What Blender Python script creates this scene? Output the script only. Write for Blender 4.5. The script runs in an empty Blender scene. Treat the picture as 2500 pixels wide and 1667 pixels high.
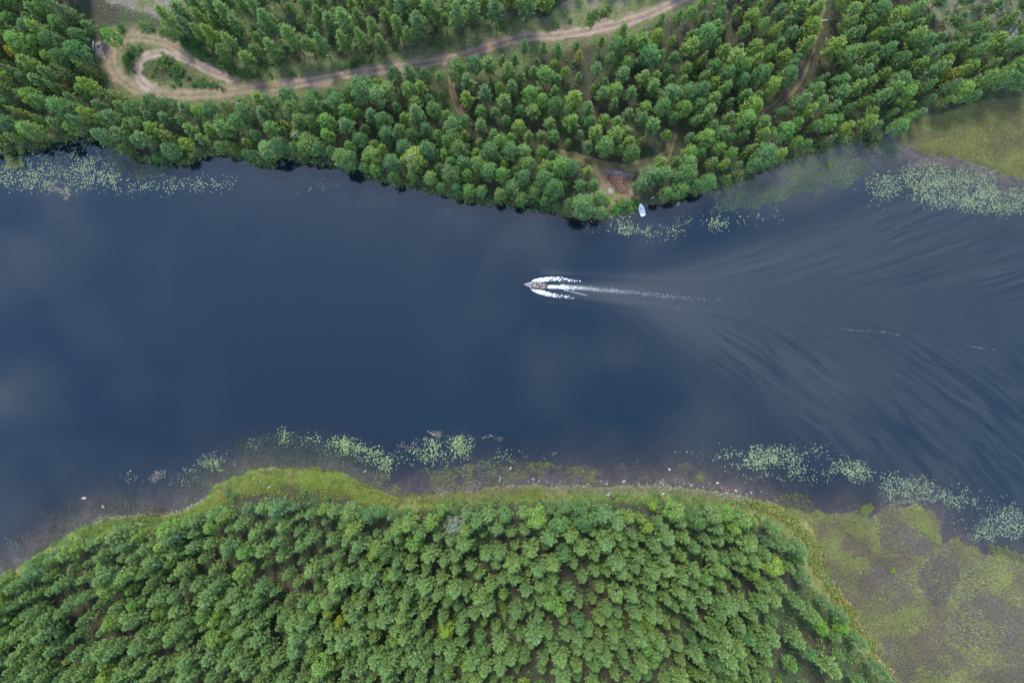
import bpy, math, random
import numpy as np
from mathutils import Vector, Matrix

random.seed(7)
rng = np.random.default_rng(7)
scene = bpy.context.scene
C = scene.collection
R = math.radians

# ------------------------------------------------------------------ camera, world, sun, exposure
S = 0.11                       # metres per photo pixel on the water plane
CX, CY = 1250.0, 833.5         # picture centre (2500 x 1667)
H = 1250 * S / 0.75            # flying height of the drone, 24 mm lens
cam = bpy.data.cameras.new('camera')
cam.lens = 24; cam.sensor_width = 36; cam.clip_start = 1; cam.clip_end = 6000
camo = bpy.data.objects.new('camera', cam); C.objects.link(camo)
camo.location = (0, 0, H); camo.rotation_euler = (0, 0, 0)
scene.camera = camo

SUN_EL, SUN_AZ = 58.0, 345.0   # high soft sun behind thin cloud; azimuth clockwise from +Y
world = bpy.data.worlds.new('World'); scene.world = world; world.use_nodes = True
wn, wl = world.node_tree.nodes, world.node_tree.links
wn.clear()
sky = wn.new('ShaderNodeTexSky'); sky.sky_type = 'NISHITA'; sky.sun_disc = False
sky.sun_elevation = R(SUN_EL); sky.sun_rotation = R(SUN_AZ); sky.altitude = 100; sky.air_density = 1.0; sky.dust_density = 0.6; sky.ozone_density = 3.5
tc = wn.new('ShaderNodeTexCoord')
sep = wn.new('ShaderNodeSeparateXYZ'); wl.new(tc.outputs['Generated'], sep.inputs[0])
zc = wn.new('ShaderNodeMath'); zc.operation = 'MAXIMUM'; wl.new(sep.outputs['Z'], zc.inputs[0]); zc.inputs[1].default_value = 0.06
dv = wn.new('ShaderNodeVectorMath'); dv.operation = 'DIVIDE'
cz = wn.new('ShaderNodeCombineXYZ')
for i in range(3): wl.new(zc.outputs[0], cz.inputs[i])
wl.new(tc.outputs['Generated'], dv.inputs[0]); wl.new(cz.outputs[0], dv.inputs[1])
cn1 = wn.new('ShaderNodeTexNoise'); cn1.inputs['Scale'].default_value = 10.5; cn1.inputs['Detail'].default_value = 3; cn1.inputs['Roughness'].default_value = .42; cn1.inputs['Distortion'].default_value = .3
cn2 = wn.new('ShaderNodeTexNoise'); cn2.inputs['Scale'].default_value = 1.1; cn2.inputs['Detail'].default_value = 1
of = wn.new('ShaderNodeVectorMath'); of.operation = 'ADD'; wl.new(dv.outputs[0], of.inputs[0]); of.inputs[1].default_value = (4.15, 2.75, 0)
wl.new(of.outputs[0], cn1.inputs['Vector']); wl.new(of.outputs[0], cn2.inputs['Vector'])
mr1 = wn.new('ShaderNodeMapRange'); mr1.inputs[1].default_value = .42; mr1.inputs[2].default_value = .72; wl.new(cn1.outputs['Fac'], mr1.inputs[0])
mr2 = wn.new('ShaderNodeMapRange'); mr2.inputs[1].default_value = .42; mr2.inputs[2].default_value = .70; wl.new(cn2.outputs['Fac'], mr2.inputs[0])
mu = wn.new('ShaderNodeMath'); mu.operation = 'MULTIPLY'; wl.new(mr1.outputs[0], mu.inputs[0]); wl.new(mr2.outputs[0], mu.inputs[1])
mu2 = wn.new('ShaderNodeMath'); mu2.operation = 'MULTIPLY'; wl.new(mu.outputs[0], mu2.inputs[0]); mu2.inputs[1].default_value = .34
mixc = wn.new('ShaderNodeMix'); mixc.data_type = 'RGBA'
wl.new(mu2.outputs[0], mixc.inputs['Factor']); wl.new(sky.outputs[0], mixc.inputs[6]); mixc.inputs[7].default_value = (12.5, 12.6, 13.4, 1)
bg = wn.new('ShaderNodeBackground'); bg.inputs['Strength'].default_value = 0.15
wl.new(mixc.outputs[2], bg.inputs['Color'])
wo = wn.new('ShaderNodeOutputWorld'); wl.new(bg.outputs[0], wo.inputs[0])

sun = bpy.data.lights.new('sun', 'SUN'); sun.energy = 1.5; sun.angle = R(14); sun.color = (1.0, .95, .86)
suno = bpy.data.objects.new('sun', sun); C.objects.link(suno)
az, el = R(SUN_AZ), R(SUN_EL)
to_sun = Vector((math.sin(az) * math.cos(el), math.cos(az) * math.cos(el), math.sin(el)))
suno.rotation_euler = (-to_sun).to_track_quat('-Z', 'Y').to_euler()
suno.location = to_sun * 300
scene.view_settings.view_transform = 'Standard'; scene.view_settings.look = 'None'
scene.view_settings.gamma = 1; scene.view_settings.use_curve_mapping = False
scene.view_settings.exposure = 2.14
scene.cycles.max_bounces = 6; scene.cycles.transparent_max_bounces = 8

# ------------------------------------------------------------------ helpers
def P(px, py, z=0.0):
    """photo pixel -> point on the horizontal plane at height z"""
    k = (H - z) / H
    return ((px - CX) * S * k, -(py - CY) * S * k)
def PA(pts, z=0.0):
    a = np.asarray(pts, float); k = (H - z) / H
    return np.stack([(a[:, 0] - CX) * S * k, -(a[:, 1] - CY) * S * k], 1)

def vnoise(x, y, seed=0):
    xi, yi = np.floor(x).astype(np.int64), np.floor(y).astype(np.int64)
    fx, fy = x - xi, y - yi
    fx, fy = fx * fx * (3 - 2 * fx), fy * fy * (3 - 2 * fy)
    def h(a, b):
        n = (a * 374761393 + b * 668265263 + seed * 1442695041) & 0xffffffff
        n = ((n ^ (n >> 13)) * 1274126177) & 0xffffffff
        return ((n ^ (n >> 16)) & 0xffff) / 65535.0
    return (h(xi, yi) * (1 - fx) + h(xi + 1, yi) * fx) * (1 - fy) + (h(xi, yi + 1) * (1 - fx) + h(xi + 1, yi + 1) * fx) * fy
def fbm(x, y, scale, oct=3, seed=0):
    r = 0; a = .5; t = 0
    for o in range(oct):
        r = r + a * vnoise(x / scale + 17 * o, y / scale + 31 * o, seed + o); t += a; a *= .5; scale *= .5
    return r / t
def sstep(x, a, b):
    t = np.clip((x - a) / (b - a), 0, 1); return t * t * (3 - 2 * t)
def seg_dist(x, y, pts, closed=False):
    pts = np.asarray(pts, float); n = len(pts); d = np.full(np.shape(x), 1e18)
    for i in range(n if closed else n - 1):
        a, b = pts[i], pts[(i + 1) % n]; ab = b - a; l2 = max(ab @ ab, 1e-9)
        t = np.clip(((x - a[0]) * ab[0] + (y - a[1]) * ab[1]) / l2, 0, 1)
        d = np.minimum(d, (x - a[0] - t * ab[0]) ** 2 + (y - a[1] - t * ab[1]) ** 2)
    return np.sqrt(d)
def inside(x, y, poly):
    poly = np.asarray(poly, float); c = np.zeros(np.shape(x), bool); n = len(poly); j = n - 1
    for i in range(n):
        xi, yi = poly[i]; xj, yj = poly[j]
        m = (yi > y) != (yj > y)
        with np.errstate(divide='ignore', invalid='ignore'):
            xx = (xj - xi) * (y - yi) / (yj - yi) + xi
        c ^= m & (x < xx); j = i
    return c
def smooth_line(pts, n=6, closed=False):
    """Catmull-Rom through the points"""
    p = [np.asarray(q, float) for q in pts]; out = []; m = len(p)
    rngi = range(m) if closed else range(m - 1)
    for i in rngi:
        g = (lambda k: p[k % m]) if closed else (lambda k: p[min(max(k, 0), m - 1)])
        a, b, c, d = g(i - 1), g(i), g(i + 1), g(i + 2)
        for k in range(n):
            t = k / n
            out.append(.5 * ((2 * b) + (c - a) * t + (2 * a - 5 * b + 4 * c - d) * t * t + (3 * b - a - 3 * c + d) * t ** 3))
    if not closed: out.append(p[-1])
    return np.array(out)

def set_attr(me, name, data, typ='FLOAT'):
    at = me.attributes.new(name, typ, 'POINT')
    if typ == 'FLOAT': at.data.foreach_set('value', np.asarray(data, np.float32).ravel())
    else:
        d = np.ones((len(data), 4), np.float32); d[:, :3] = data; at.data.foreach_set('color', d.ravel())
def raw_mesh(name, verts, quads=None, tris=None, col=None, mats=None, smooth=False, mat_idx=None):
    verts = np.asarray(verts, np.float32)
    me = bpy.data.meshes.new(name)
    nq = 0 if quads is None else len(quads); nt = 0 if tris is None else len(tris)
    me.vertices.add(len(verts)); me.vertices.foreach_set('co', verts.ravel())
    loops = np.concatenate(([np.asarray(quads).ravel()] if nq else []) + ([np.asarray(tris).ravel()] if nt else [])).astype(np.int32)
    me.loops.add(len(loops)); me.loops.foreach_set('vertex_index', loops)
    me.polygons.add(nq + nt)
    starts = np.concatenate([np.arange(nq) * 4, nq * 4 + np.arange(nt) * 3]).astype(np.int32)
    me.polygons.foreach_set('loop_start', starts)
    if mat_idx is not None: me.polygons.foreach_set('material_index', np.asarray(mat_idx, np.int32))
    if smooth: me.polygons.foreach_set('use_smooth', np.ones(nq + nt, bool))
    me.update(calc_edges=True); me.validate()
    if col is not None: set_attr(me, 'col', col, 'FLOAT_COLOR')
    for m in (mats or []): me.materials.append(m)
    return me
def link(name, me, parent=None, loc=None, label=None, cat=None, group=None, kind=None):
    o = bpy.data.objects.new(name, me); C.objects.link(o)
    if parent: o.parent = parent
    if loc is not None: o.location = loc
    tag(o, label, cat, group, kind)
    return o
def tag(o, label=None, cat=None, group=None, kind=None):
    if label: o['label'] = label
    if cat: o['category'] = cat
    if group: o['group'] = group
    if kind: o['kind'] = kind
def empty(name, loc, rz=0, label=None, cat=None, group=None):
    o = bpy.data.objects.new(name, None); C.objects.link(o); o.empty_display_size = .2
    o.location = loc; o.rotation_euler = (0, 0, rz); tag(o, label, cat, group); return o

class MB:
    """collects simple solids into one mesh"""
    def __init__(s): s.v = []; s.q = []; s.t = []; s.n = 0
    def add(s, v, q=(), t=()):
        v = np.asarray(v, float); s.v.append(v)
        s.q += [tuple(int(i) + s.n for i in f) for f in q]; s.t += [tuple(int(i) + s.n for i in f) for f in t]; s.n += len(v)
    def box(s, c, size, rz=0, rot=None):
        x, y, z = [d / 2 for d in size]
        v = np.array([(i, j, k) for k in (-z, z) for j in (-y, y) for i in (-x, x)], float)
        m = np.array(rot if rot is not None else Matrix.Rotation(rz, 3, 'Z'))
        s.add(v @ m.T + np.array(c), [(0, 2, 3, 1), (4, 5, 7, 6), (0, 1, 5, 4), (2, 6, 7, 3), (0, 4, 6, 2), (1, 3, 7, 5)])
    def tube(s, pts, radii, n=6):
        pts = [Vector(p) for p in pts]; rings = []
        for i, p in enumerate(pts):
            d = (pts[min(i + 1, len(pts) - 1)] - pts[max(i - 1, 0)]).normalized()
            a = d.orthogonal().normalized() if abs(d.z) < .95 else (Vector((0, 1, 0)).cross(d)).normalized()
            b = d.cross(a)
            rings.append([tuple(p + (a * math.cos(2 * math.pi * k / n) + b * math.sin(2 * math.pi * k / n)) * radii[i]) for k in range(n)])
        v = [x for r in rings for x in r]; q = []
        for i in range(len(pts) - 1):
            for k in range(n): q.append((i * n + k, i * n + (k + 1) % n, (i + 1) * n + (k + 1) % n, (i + 1) * n + k))
        m = len(v); v += [tuple(pts[0]), tuple(pts[-1])]
        t = [(m, (k + 1) % n, k) for k in range(n)] + [(m + 1, (len(pts) - 1) * n + k, (len(pts) - 1) * n + (k + 1) % n) for k in range(n)]
        s.add(v, q, t)
    def mesh(s, name, mat=None, smooth=False):
        return raw_mesh(name, np.concatenate(s.v), s.q or None, s.t or None, mats=[mat] if mat else None, smooth=smooth)

# ------------------------------------------------------------------ materials
def nodes(name):
    m = bpy.data.materials.new(name); m.use_nodes = True; nt = m.node_tree; nt.nodes.clear()
    return m, nt.nodes, nt.links
def foliage(name, ramp, trans=.28, vary=.35):
    """leaf material: a tint per plant (random per object) and per leaf (col attribute)"""
    m, n, l = nodes(name)
    oi = n.new('ShaderNodeObjectInfo'); cr = n.new('ShaderNodeValToRGB')
    cr.color_ramp.elements[0].position = ramp[0][0]; cr.color_ramp.elements[0].color = (*ramp[0][1], 1)
    cr.color_ramp.elements[1].position = ramp[-1][0]; cr.color_ramp.elements[1].color = (*ramp[-1][1], 1)
    for p, c in ramp[1:-1]:
        e = cr.color_ramp.elements.new(p); e.color = (*c, 1)
    l.new(oi.outputs['Random'], cr.inputs[0])
    at = n.new('ShaderNodeAttribute'); at.attribute_name = 'col'
    mx = n.new('ShaderNodeMix'); mx.data_type = 'RGBA'; mx.blend_type = 'MULTIPLY'; mx.inputs['Factor'].default_value = 1
    l.new(cr.outputs[0], mx.inputs[6]); l.new(at.outputs['Color'], mx.inputs[7])
    mx2 = n.new('ShaderNodeMix'); mx2.data_type = 'RGBA'; mx2.blend_type = 'MULTIPLY'; mx2.inputs['Factor'].default_value = 1
    l.new(mx.outputs[2], mx2.inputs[6]); l.new(oi.outputs['Color'], mx2.inputs[7])
    d = n.new('ShaderNodeBsdfDiffuse'); t = n.new('ShaderNodeBsdfTranslucent')
    l.new(mx2.outputs[2], d.inputs[0]); l.new(mx2.outputs[2], t.inputs[0])
    ms = n.new('ShaderNodeMixShader'); ms.inputs[0].default_value = trans
    l.new(d.outputs[0], ms.inputs[1]); l.new(t.outputs[0], ms.inputs[2])
    o = n.new('ShaderNodeOutputMaterial'); l.new(ms.outputs[0], o.inputs[0])
    return m
def plain(name, col, rough=.7, noise=0, scale=3.0, metal=0, col2=None):
    m, n, l = nodes(name)
    b = n.new('ShaderNodeBsdfPrincipled'); b.inputs['Roughness'].default_value = rough; b.inputs['Metallic'].default_value = metal
    if noise or col2:
        g = n.new('ShaderNodeNewGeometry'); nz = n.new('ShaderNodeTexNoise'); nz.inputs['Scale'].default_value = scale; nz.inputs['Detail'].default_value = 4
        l.new(g.outputs['Position'], nz.inputs['Vector'])
        mx = n.new('ShaderNodeMix'); mx.data_type = 'RGBA'
        mp = n.new('ShaderNodeMapRange'); mp.inputs[1].default_value = .35; mp.inputs[2].default_value = .65; l.new(nz.outputs['Fac'], mp.inputs[0])
        l.new(mp.outputs[0], mx.inputs['Factor'])
        c2 = col2 or tuple(c * (1 - noise) for c in col)
        mx.inputs[6].default_value = (*col, 1); mx.inputs[7].default_value = (*c2, 1); l.new(mx.outputs[2], b.inputs['Base Color'])
    else: b.inputs['Base Color'].default_value = (*col, 1)
    o = n.new('ShaderNodeOutputMaterial'); l.new(b.outputs[0], o.inputs[0])
    return m
def attr_mat(name, rough=.9, detail=()):
    """colour from the mesh attribute 'col', broken up by fine noise"""
    m, n, l = nodes(name)
    at = n.new('ShaderNodeAttribute'); at.attribute_name = 'col'; cur = at.outputs['Color']
    g = n.new('ShaderNodeNewGeometry')
    for sc, lo, hi in detail:
        nz = n.new('ShaderNodeTexNoise'); nz.inputs['Scale'].default_value = sc; nz.inputs['Detail'].default_value = 3; nz.inputs['Roughness'].default_value = .6
        l.new(g.outputs['Position'], nz.inputs['Vector'])
        mp = n.new('ShaderNodeMapRange'); mp.inputs[1].default_value = .3; mp.inputs[2].default_value = .7; mp.inputs[3].default_value = lo; mp.inputs[4].default_value = hi
        l.new(nz.outputs['Fac'], mp.inputs[0])
        sc_ = n.new('ShaderNodeVectorMath'); sc_.operation = 'SCALE'; l.new(cur, sc_.inputs[0]); l.new(mp.outputs[0], sc_.inputs['Scale']); cur = sc_.outputs[0]
    b = n.new('ShaderNodeBsdfPrincipled'); b.inputs['Roughness'].default_value = rough; b.inputs['Specular IOR Level'].default_value = .2
    l.new(cur, b.inputs['Base Color'])
    o = n.new('ShaderNodeOutputMaterial'); l.new(b.outputs[0], o.inputs[0])
    return m

M_PINE = foliage('pine_needles', [(0, (.142, .226, .078)), (.5, (.158, .244, .078)), (1, (.178, .256, .074))], .42)
M_BIRCH = foliage('birch_leaves', [(0, (.126, .222, .068)), (.5, (.143, .238, .066)), (1, (.165, .248, .062))], .38)
M_ALDER = foliage('alder_leaves', [(0, (.112, .188, .068)), (.5, (.125, .202, .069)), (1, (.138, .210, .065))], .38)
M_SPRUCE = foliage('spruce_needles', [(0, (.098, .140, .052)), (1, (.13, .160, .048))], .3)
M_SHRUB = foliage('shrub_leaves', [(0, (.055, .125, .045)), (.5, (.075, .155, .045)), (1, (.11, .175, .04))])
M_WILLOW = foliage('willow_leaves', [(0, (.19, .235, .16)), (1, (.21, .25, .17))])
M_PBARK = plain('pine_bark', (.20, .135, .095), .9, .35, 2.0)
M_BBARK = plain('birch_bark', (.48, .46, .42), .8, .5, 1.5)
M_ABARK = plain('grey_bark', (.15, .135, .115), .9, .35, 2.0)
M_DEAD = plain('dead_wood', (.34, .32, .29), .9, .3, 2.0)
M_ROCK = plain('granite', (.165, .152, .145), .85, 0, 3.0, col2=(.11, .10, .095))
M_ROCKP = plain('pale_granite', (.25, .21, .19), .85, 0, 3.0, col2=(.18, .15, .138))
M_ROCKD = plain('dark_granite', (.13, .13, .13), .85, 0, 3.0, col2=(.08, .08, .08))
M_BLADE = attr_mat('sedge_blades', .8)
M_PAD = attr_mat('lily_leaf', .45)

# ------------------------------------------------------------------ the river in plan (photo pixels)
NORTH = [(-40, 384), (0, 380), (60, 376), (110, 360), (165, 345), (228, 341), (258, 352), (308, 383), (370, 404), (446, 404), (498, 382), (552, 384), (610, 396), (655, 410),
         (690, 390), (744, 400), (808, 410), (880, 424), (935, 450), (1020, 466), (1105, 484), (1170, 502), (1254, 506), (1340, 520), (1414, 530), (1499, 530), (1541, 522),
         (1573, 502), (1637, 492), (1700, 474), (1765, 460), (1807, 438), (1870, 420), (1945, 380), (2020, 352), (2083, 338), (2150, 334), (2180, 332), (2211, 352), (2264, 374),
         (2338, 386), (2402, 410), (2500, 438), (2560, 450)]
SOUTH = [(2560, 1900), (2400, 1860), (2250, 1760), (2189, 1668), (2126, 1562), (2083, 1488), (2020, 1403), (1998, 1329), (1966, 1276), (1892, 1236), (1807, 1214), (1700, 1194), (1594, 1185), (1488, 1187), (1329, 1187), (1222, 1190), (1127, 1197), (1063, 1206), (999, 1210),
         (935, 1207), (882, 1182), (829, 1156), (744, 1148), (680, 1145), (595, 1160), (531, 1187), (510, 1213), (468, 1234), (404, 1255), (319, 1260), (255, 1265), (191, 1291), (117, 1329),
         (64, 1371), (0, 1419), (-40, 1450)]
FAR = 2500 / S
NORTH = [(x, y - 10 if (x < 1390 or 1690 < x < 1900) else y) for x, y in NORTH]
NS = smooth_line(NORTH, 4); SS = smooth_line(SOUTH, 4)
river_px = np.concatenate([[(-FAR, 900)], [(-800, 520)], NS, [(3000, 560), (FAR, 300), (FAR, 6000), (3000, 2100)], SS, [(-700, 1800)]])
RIV = PA(river_px)
SEMARSH = PA([(1835, 1220), (1900, 1236), (1960, 1262), (2030, 1262), (2075, 1248), (2125, 1262), (2180, 1238), (2230, 1236), (2285, 1262), (2302, 1330), (2330, 1320), (2400, 1352), (2500, 1372), (2700, 1400), (2700, 1800), (2150, 1800), (1900, 1450)])
POOL = PA([(2235, 1385), (2280, 1350), (2296, 1300), (2300, 1262), (2332, 1290), (2338, 1335), (2350, 1390), (2345, 1425), (2310, 1455), (2285, 1490), (2300, 1530), (2380, 1590), (2370, 1600), (2290, 1545), (2265, 1480), (2235, 1420)])
NEMARSH = PA([(2190, 330), (2240, 290), (2320, 270), (2400, 245), (2700, 225), (2700, 470), (2500, 438), (2402, 410), (2338, 386), (2264, 374), (2211, 352)])
MAIN = smooth_line([(1720, -40), (1658, 0), (1573, 40), (1488, 64), (1382, 85), (1275, 94), (1190, 117), (1127, 138), (1063, 152), (957, 168), (850, 183), (744, 202), (680, 215), (620, 212), (553, 190), (510, 172), (466, 148)], 6)
LOOP = smooth_line([(466, 148), (420, 112), (360, 94), (320, 92), (288, 104), (274, 132), (278, 168), (302, 200), (342, 222), (400, 231), (470, 232), (540, 228), (620, 217), (690, 214)], 6)
INNER = smooth_line([(470, 152), (401, 130), (352, 141), (335, 166), (345, 200), (385, 226)], 6)
TRACK = smooth_line([(1094, 150), (1100, 185), (1104, 225), (1118, 262), (1140, 292), (1180, 310), (1230, 330)], 6)
TRACK2 = smooth_line([(2010, -30), (2003, 20), (1996, 60), (1982, 110), (1960, 170), (1930, 220), (1892, 258), (1850, 290)], 6)
TRAIL = smooth_line([(1350, 372), (1400, 384), (1450, 398), (1510, 408), (1570, 402), (1620, 385), (1640, 350), (1645, 320)], 6)
CLEARING = PA([(1410, 388), (1470, 400), (1530, 412), (1560, 420), (1545, 445), (1552, 470), (1580, 490), (1560, 505), (1535, 490), (1500, 510), (1470, 520), (1455, 480), (1460, 440)], 1)
CLEARNW = PA([(215, -60), (460, -60), (470, 40), (455, 70), (420, 58), (380, 48), (330, 30), (260, 10)], 1)
VERGE = PA([(600, 190), (640, 160), (720, 150), (760, 140), (800, 145), (860, 140), (940, 132), (1000, 120), (1060, 110), (1120, 90), (1180, 75), (1240, 60), (1330, 40), (1400, -20), (1640, -60), (1640, 0), (1488, 60), (1275, 92), (1127, 136), (957, 166), (744, 200), (640, 208)], 1)
ROCKY = PA([(2200, -60), (2560, -60), (2560, 90), (2480, 110), (2420, 60), (2360, 110), (2320, 90), (2280, 40)], 1)
FIREPIT_PAD = PA([(228, 100), (262, 100), (272, 110), (268, 140), (255, 150), (228, 134)], 1)

def sdist(x, y):
    """metres into the river (+) or onto the land (-)"""
    d = seg_dist(x, y, RIV, True); w = np.clip(1 - d / 12, 0, 1)
    return np.where(inside(x, y, RIV), d, -d) + ((fbm(x, y, 5, 3, 151) - .5) * 2.4 + (fbm(x, y, 1.5, 2, 152) - .5) * .9) * w
def terrain(x, y, sd=None):
    """ground height, water table 0"""
    if sd is None: sd = sdist(x, y)
    south = sstep(-y, 0, 12)
    east = sstep(x, 45, 75)
    slope = .30 * (1 - south) * (1 - east) + .036 * np.maximum(south, east)
    wob = (fbm(x, y, 6, 3, 3) - .5)
    dep = slope * sd * (1 + .05 * np.maximum(sd, 0)) + wob * .12 * sstep(sd, 0, 2)
    dep = np.minimum(np.maximum(dep, .02), 4.5)
    m = sstep(np.where(inside(x, y, SEMARSH), seg_dist(x, y, SEMARSH, True), -1), -.2, 2.0)
    wj = (fbm(x, y, 4, 3, 161) - .5) * 4
    pool = sstep(np.where(inside(x + wj, y - wj, POOL), seg_dist(x + wj, y - wj, POOL, True), 0), 0, 1.6)
    dm = seg_dist(x, y, SEMARSH, True); dep = np.minimum(dep, .10 + .035 * dm + .002 * dm ** 2 + wob * .1)
    dep = np.maximum(dep, .02)
    md = .08 + .10 * fbm(x, y, 9, 3, 5) + .05 * pool
    dep = dep * (1 - m) + np.minimum(md, dep + .05) * m
    L = -sd
    hl = .10 + .11 * np.minimum(L, 3.5) + .06 * np.clip(L - 3.5, 0, 8) + (fbm(x, y, 14, 3, 9) - .5) * .5 * sstep(L, 2, 10) + (fbm(x, y, 2.2, 2, 19) - .5) * .14 * sstep(L, .2, 2)
    ne = sstep(np.where(inside(x, y, NEMARSH), seg_dist(x, y, NEMARSH, True), -1), -.2, 3)
    hl = hl * (1 - ne) + (.12 + .12 * fbm(x, y, 3, 3, 8)) * ne
    return np.where(sd > 0, -dep, hl)
def tz(x, y): return float(terrain(np.array([x], float), np.array([y], float))[0])
def G(px, py, dz=0.0):
    """photo pixel -> point on the ground"""
    z = 0.7
    for _ in range(3):
        x, y = P(px, py, max(z, 0)); z = tz(x, y)
    return Vector((x, y, max(z, 0) + dz))

def grid(step):
    def ax(lim):
        d = np.arange(-lim, lim + 1e-6, step)
        o = np.array([lim + 3, lim + 8, lim + 20, lim + 50, lim + 120, lim + 300, lim + 700, 2400.])
        return np.concatenate([-o[::-1], d, o])
    gx, gy = ax(150), ax(104)
    X, Y = np.meshgrid(gx, gy)
    nx, ny = len(gx), len(gy)
    i = np.arange((ny - 1) * (nx - 1)); r, c = i // (nx - 1), i % (nx - 1)
    a = r * nx + c
    return X.ravel(), Y.ravel(), np.stack([a, a + 1, a + nx + 1, a + nx], 1)

# ------------------------------------------------------------------ ground
X, Y, Q = grid(.5)
SD = sdist(X, Y)
Z = terrain(X, Y, SD)
L = -SD
def lerp(a, b, t): return a * (1 - t[:, None]) + np.asarray(b) * t[:, None]
n1, n2, n3, n4 = fbm(X, Y, 9, 3, 21), fbm(X, Y, 3, 3, 22), fbm(X, Y, 1.3, 2, 23), fbm(X, Y, 24, 2, 24)
col = np.tile(np.array([.030, .030, .017]), (len(X), 1))                       # forest floor
col = lerp(col, (.030, .045, .016), sstep(n1, .45, .62) * .8)
col = lerp(col, (.038, .031, .020), sstep(n2, .55, .72) * .7)
far_land = sstep(np.maximum(abs(X) / 150, abs(Y) / 104), 1.0, 1.2)
col = lerp(col, (.05, .085, .03), far_land)
openN = np.where(inside(X, Y, VERGE), sstep(seg_dist(X, Y, VERGE, True), 0, 1.2), 0)
col = lerp(col, (.078, .092, .032), openN); col = lerp(col, (.125, .10, .075), openN * sstep(n2, .5, .62) * .8); col = lerp(col, (.06, .085, .03), openN * sstep(n1, .55, .66) * .7)
nl_ = np.minimum(seg_dist(X, Y, PA(LOOP, .9)), seg_dist(X, Y, PA(MAIN, .9))); lg = (1 - sstep(nl_ + (n2 - .5) * 3, 2.2, 5.0)) * (L > 0)
col = lerp(col, (.072, .080, .030), lg * .9); col = lerp(col, (.10, .082, .055), lg * sstep(n3, .58, .7) * .7)
pinefl = sstep(Y, 68, 74) * sstep(X, -88, -80) * (1 - sstep(X, 2, 10))
col = lerp(col, (.066, .084, .028), pinefl * sstep(n2, .35, .55) * .9); col = lerp(col, (.10, .085, .06), pinefl * sstep(n3, .62, .74) * .5)
for poly, c1, c2 in ((CLEARNW, (.100, .088, .062), (.070, .078, .030)), (ROCKY, (.085, .090, .050), (.06, .08, .028)), (CLEARING, (.125, .088, .052), (.095, .09, .034)), (FIREPIT_PAD, (.20, .155, .13), (.17, .125, .10))):
    w = np.where(inside(X, Y, poly), sstep(seg_dist(X, Y, poly, True) + (n3 - .5) * 1.2, 0, .9), 0)
    col = lerp(col, c1, w); col = lerp(col, c2, w * sstep(n2, .5, .62))
ne = np.where(inside(X, Y, NEMARSH), sstep(seg_dist(X, Y, NEMARSH, True), -.3, 1.5), 0)
col = lerp(col, (.092, .094, .032), ne); col = lerp(col, (.078, .070, .034), ne * sstep(n1, .42, .6) * .8); col = lerp(col, (.105, .118, .034), ne * sstep(n2, .55, .7) * .7)
# grassy shore
shS = (1 - sstep(L + (n2 - .5) * 3, 2.6, 5.5)) * (Y < -20) * (1 - sstep(X, 78, 95))
grs = sstep(n4, .3, .5)
col = lerp(col, (.062, .092, .018), shS); col = lerp(col, (.098, .102, .026), shS * sstep(n2, .45, .6) * .8); col = lerp(col, (.035, .048, .016), shS * sstep(n3, .5, .7) * .8)
wet = (1 - sstep(L + (n3 - .5) * 1.6, .5, 2.8)) * (Y < -20) * sstep(X, -35, -15)
col = lerp(col, (.070, .062, .036), wet * .8)
shN = (1 - sstep(L + (n3 - .5) * 1.5, .6, 2.2)) * (Y > 0)
col = lerp(col, (.060, .060, .028), shN * .8)
swE = sstep(X, 55, 75) * (Y < -30) * (L > 0) * (1 - sstep(L + (n2 - .5) * 4, 3, 9))
col = lerp(col, (.100, .110, .034), swE * .9); col = lerp(col, (.15, .12, .05), swE * sstep(n2, .58, .68) * .7)
# river bed
bed = sstep(SD + (n3 - .5) * .8, .1, 1.0)
bc = np.tile(np.array([.112, .094, .090]), (len(X), 1)); bc = lerp(bc, (.078, .070, .062), sstep(n2, .4, .65)); bc = lerp(bc, (.15, .13, .12), sstep(n3, .62, .75) * .6)
marsh = np.where(inside(X, Y, SEMARSH), 1.0, 0)
bc = lerp(bc, (.205, .18, .135), marsh * .85); bc = lerp(bc, (.20, .172, .165), sstep(n1, .5, .62) * marsh * .8)
col = col * (1 - bed[:, None]) + bc * bed[:, None]
M_GROUND = attr_mat('ground', .95, ((1.1, .72, 1.28), (4.5, .68, 1.32)))
ground = link('ground', raw_mesh('ground', np.stack([X, Y, Z], 1), Q, col=col, mats=[M_GROUND], smooth=True), kind='structure')

# ------------------------------------------------------------------ river water
def boat_coords(x, y):
    px, py = x / S + CX, CY - y / S
    ang = math.atan(.068); dx, dy = px - 1326, py - 698
    return dx * math.cos(ang) + dy * math.sin(ang), -dx * math.sin(ang) + dy * math.cos(ang)
def wake_fields(x, y):
    u, v = boat_coords(x, y)
    jit = (fbm(x, y, 14, 2, 41) - .5) * 26
    av = np.abs(v)
    a = np.where(v > 0, .0324, .0255); p = np.where(v > 0, 1.45, 1.40)
    xs = u - (np.maximum(av - 8, 0) / a) ** (1 / p) + jit
    amp = sstep(xs, -110, 200) * sstep(u, -5, 40)
    return xs, v, amp, u
keep = np.ones(len(X), bool)
qk = (SD[Q] > -4).any(1)
used = np.unique(Q[qk]); remap = np.full(len(X), -1); remap[used] = np.arange(len(used))
wx, wy = X[used], Y[used]
xs, wv, wamp, wu = wake_fields(wx, wy)
crest = (fbm(xs / 9, wv / 60, 1.0, 2, 5) - .5) * wamp * sstep(np.abs(wv), 20, 90) * .03
nearw = np.exp(-((np.abs(wv) - 26 - .03 * wu) / 9) ** 2) * sstep(wu, -20, 30) * np.exp(-np.maximum(wu, 0) / 160) * .14
wz = (crest + nearw) * (SD[used] > .5)
wme = raw_mesh('river_water', np.stack([wx, wy, wz], 1), remap[Q[qk]], smooth=True)
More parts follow.
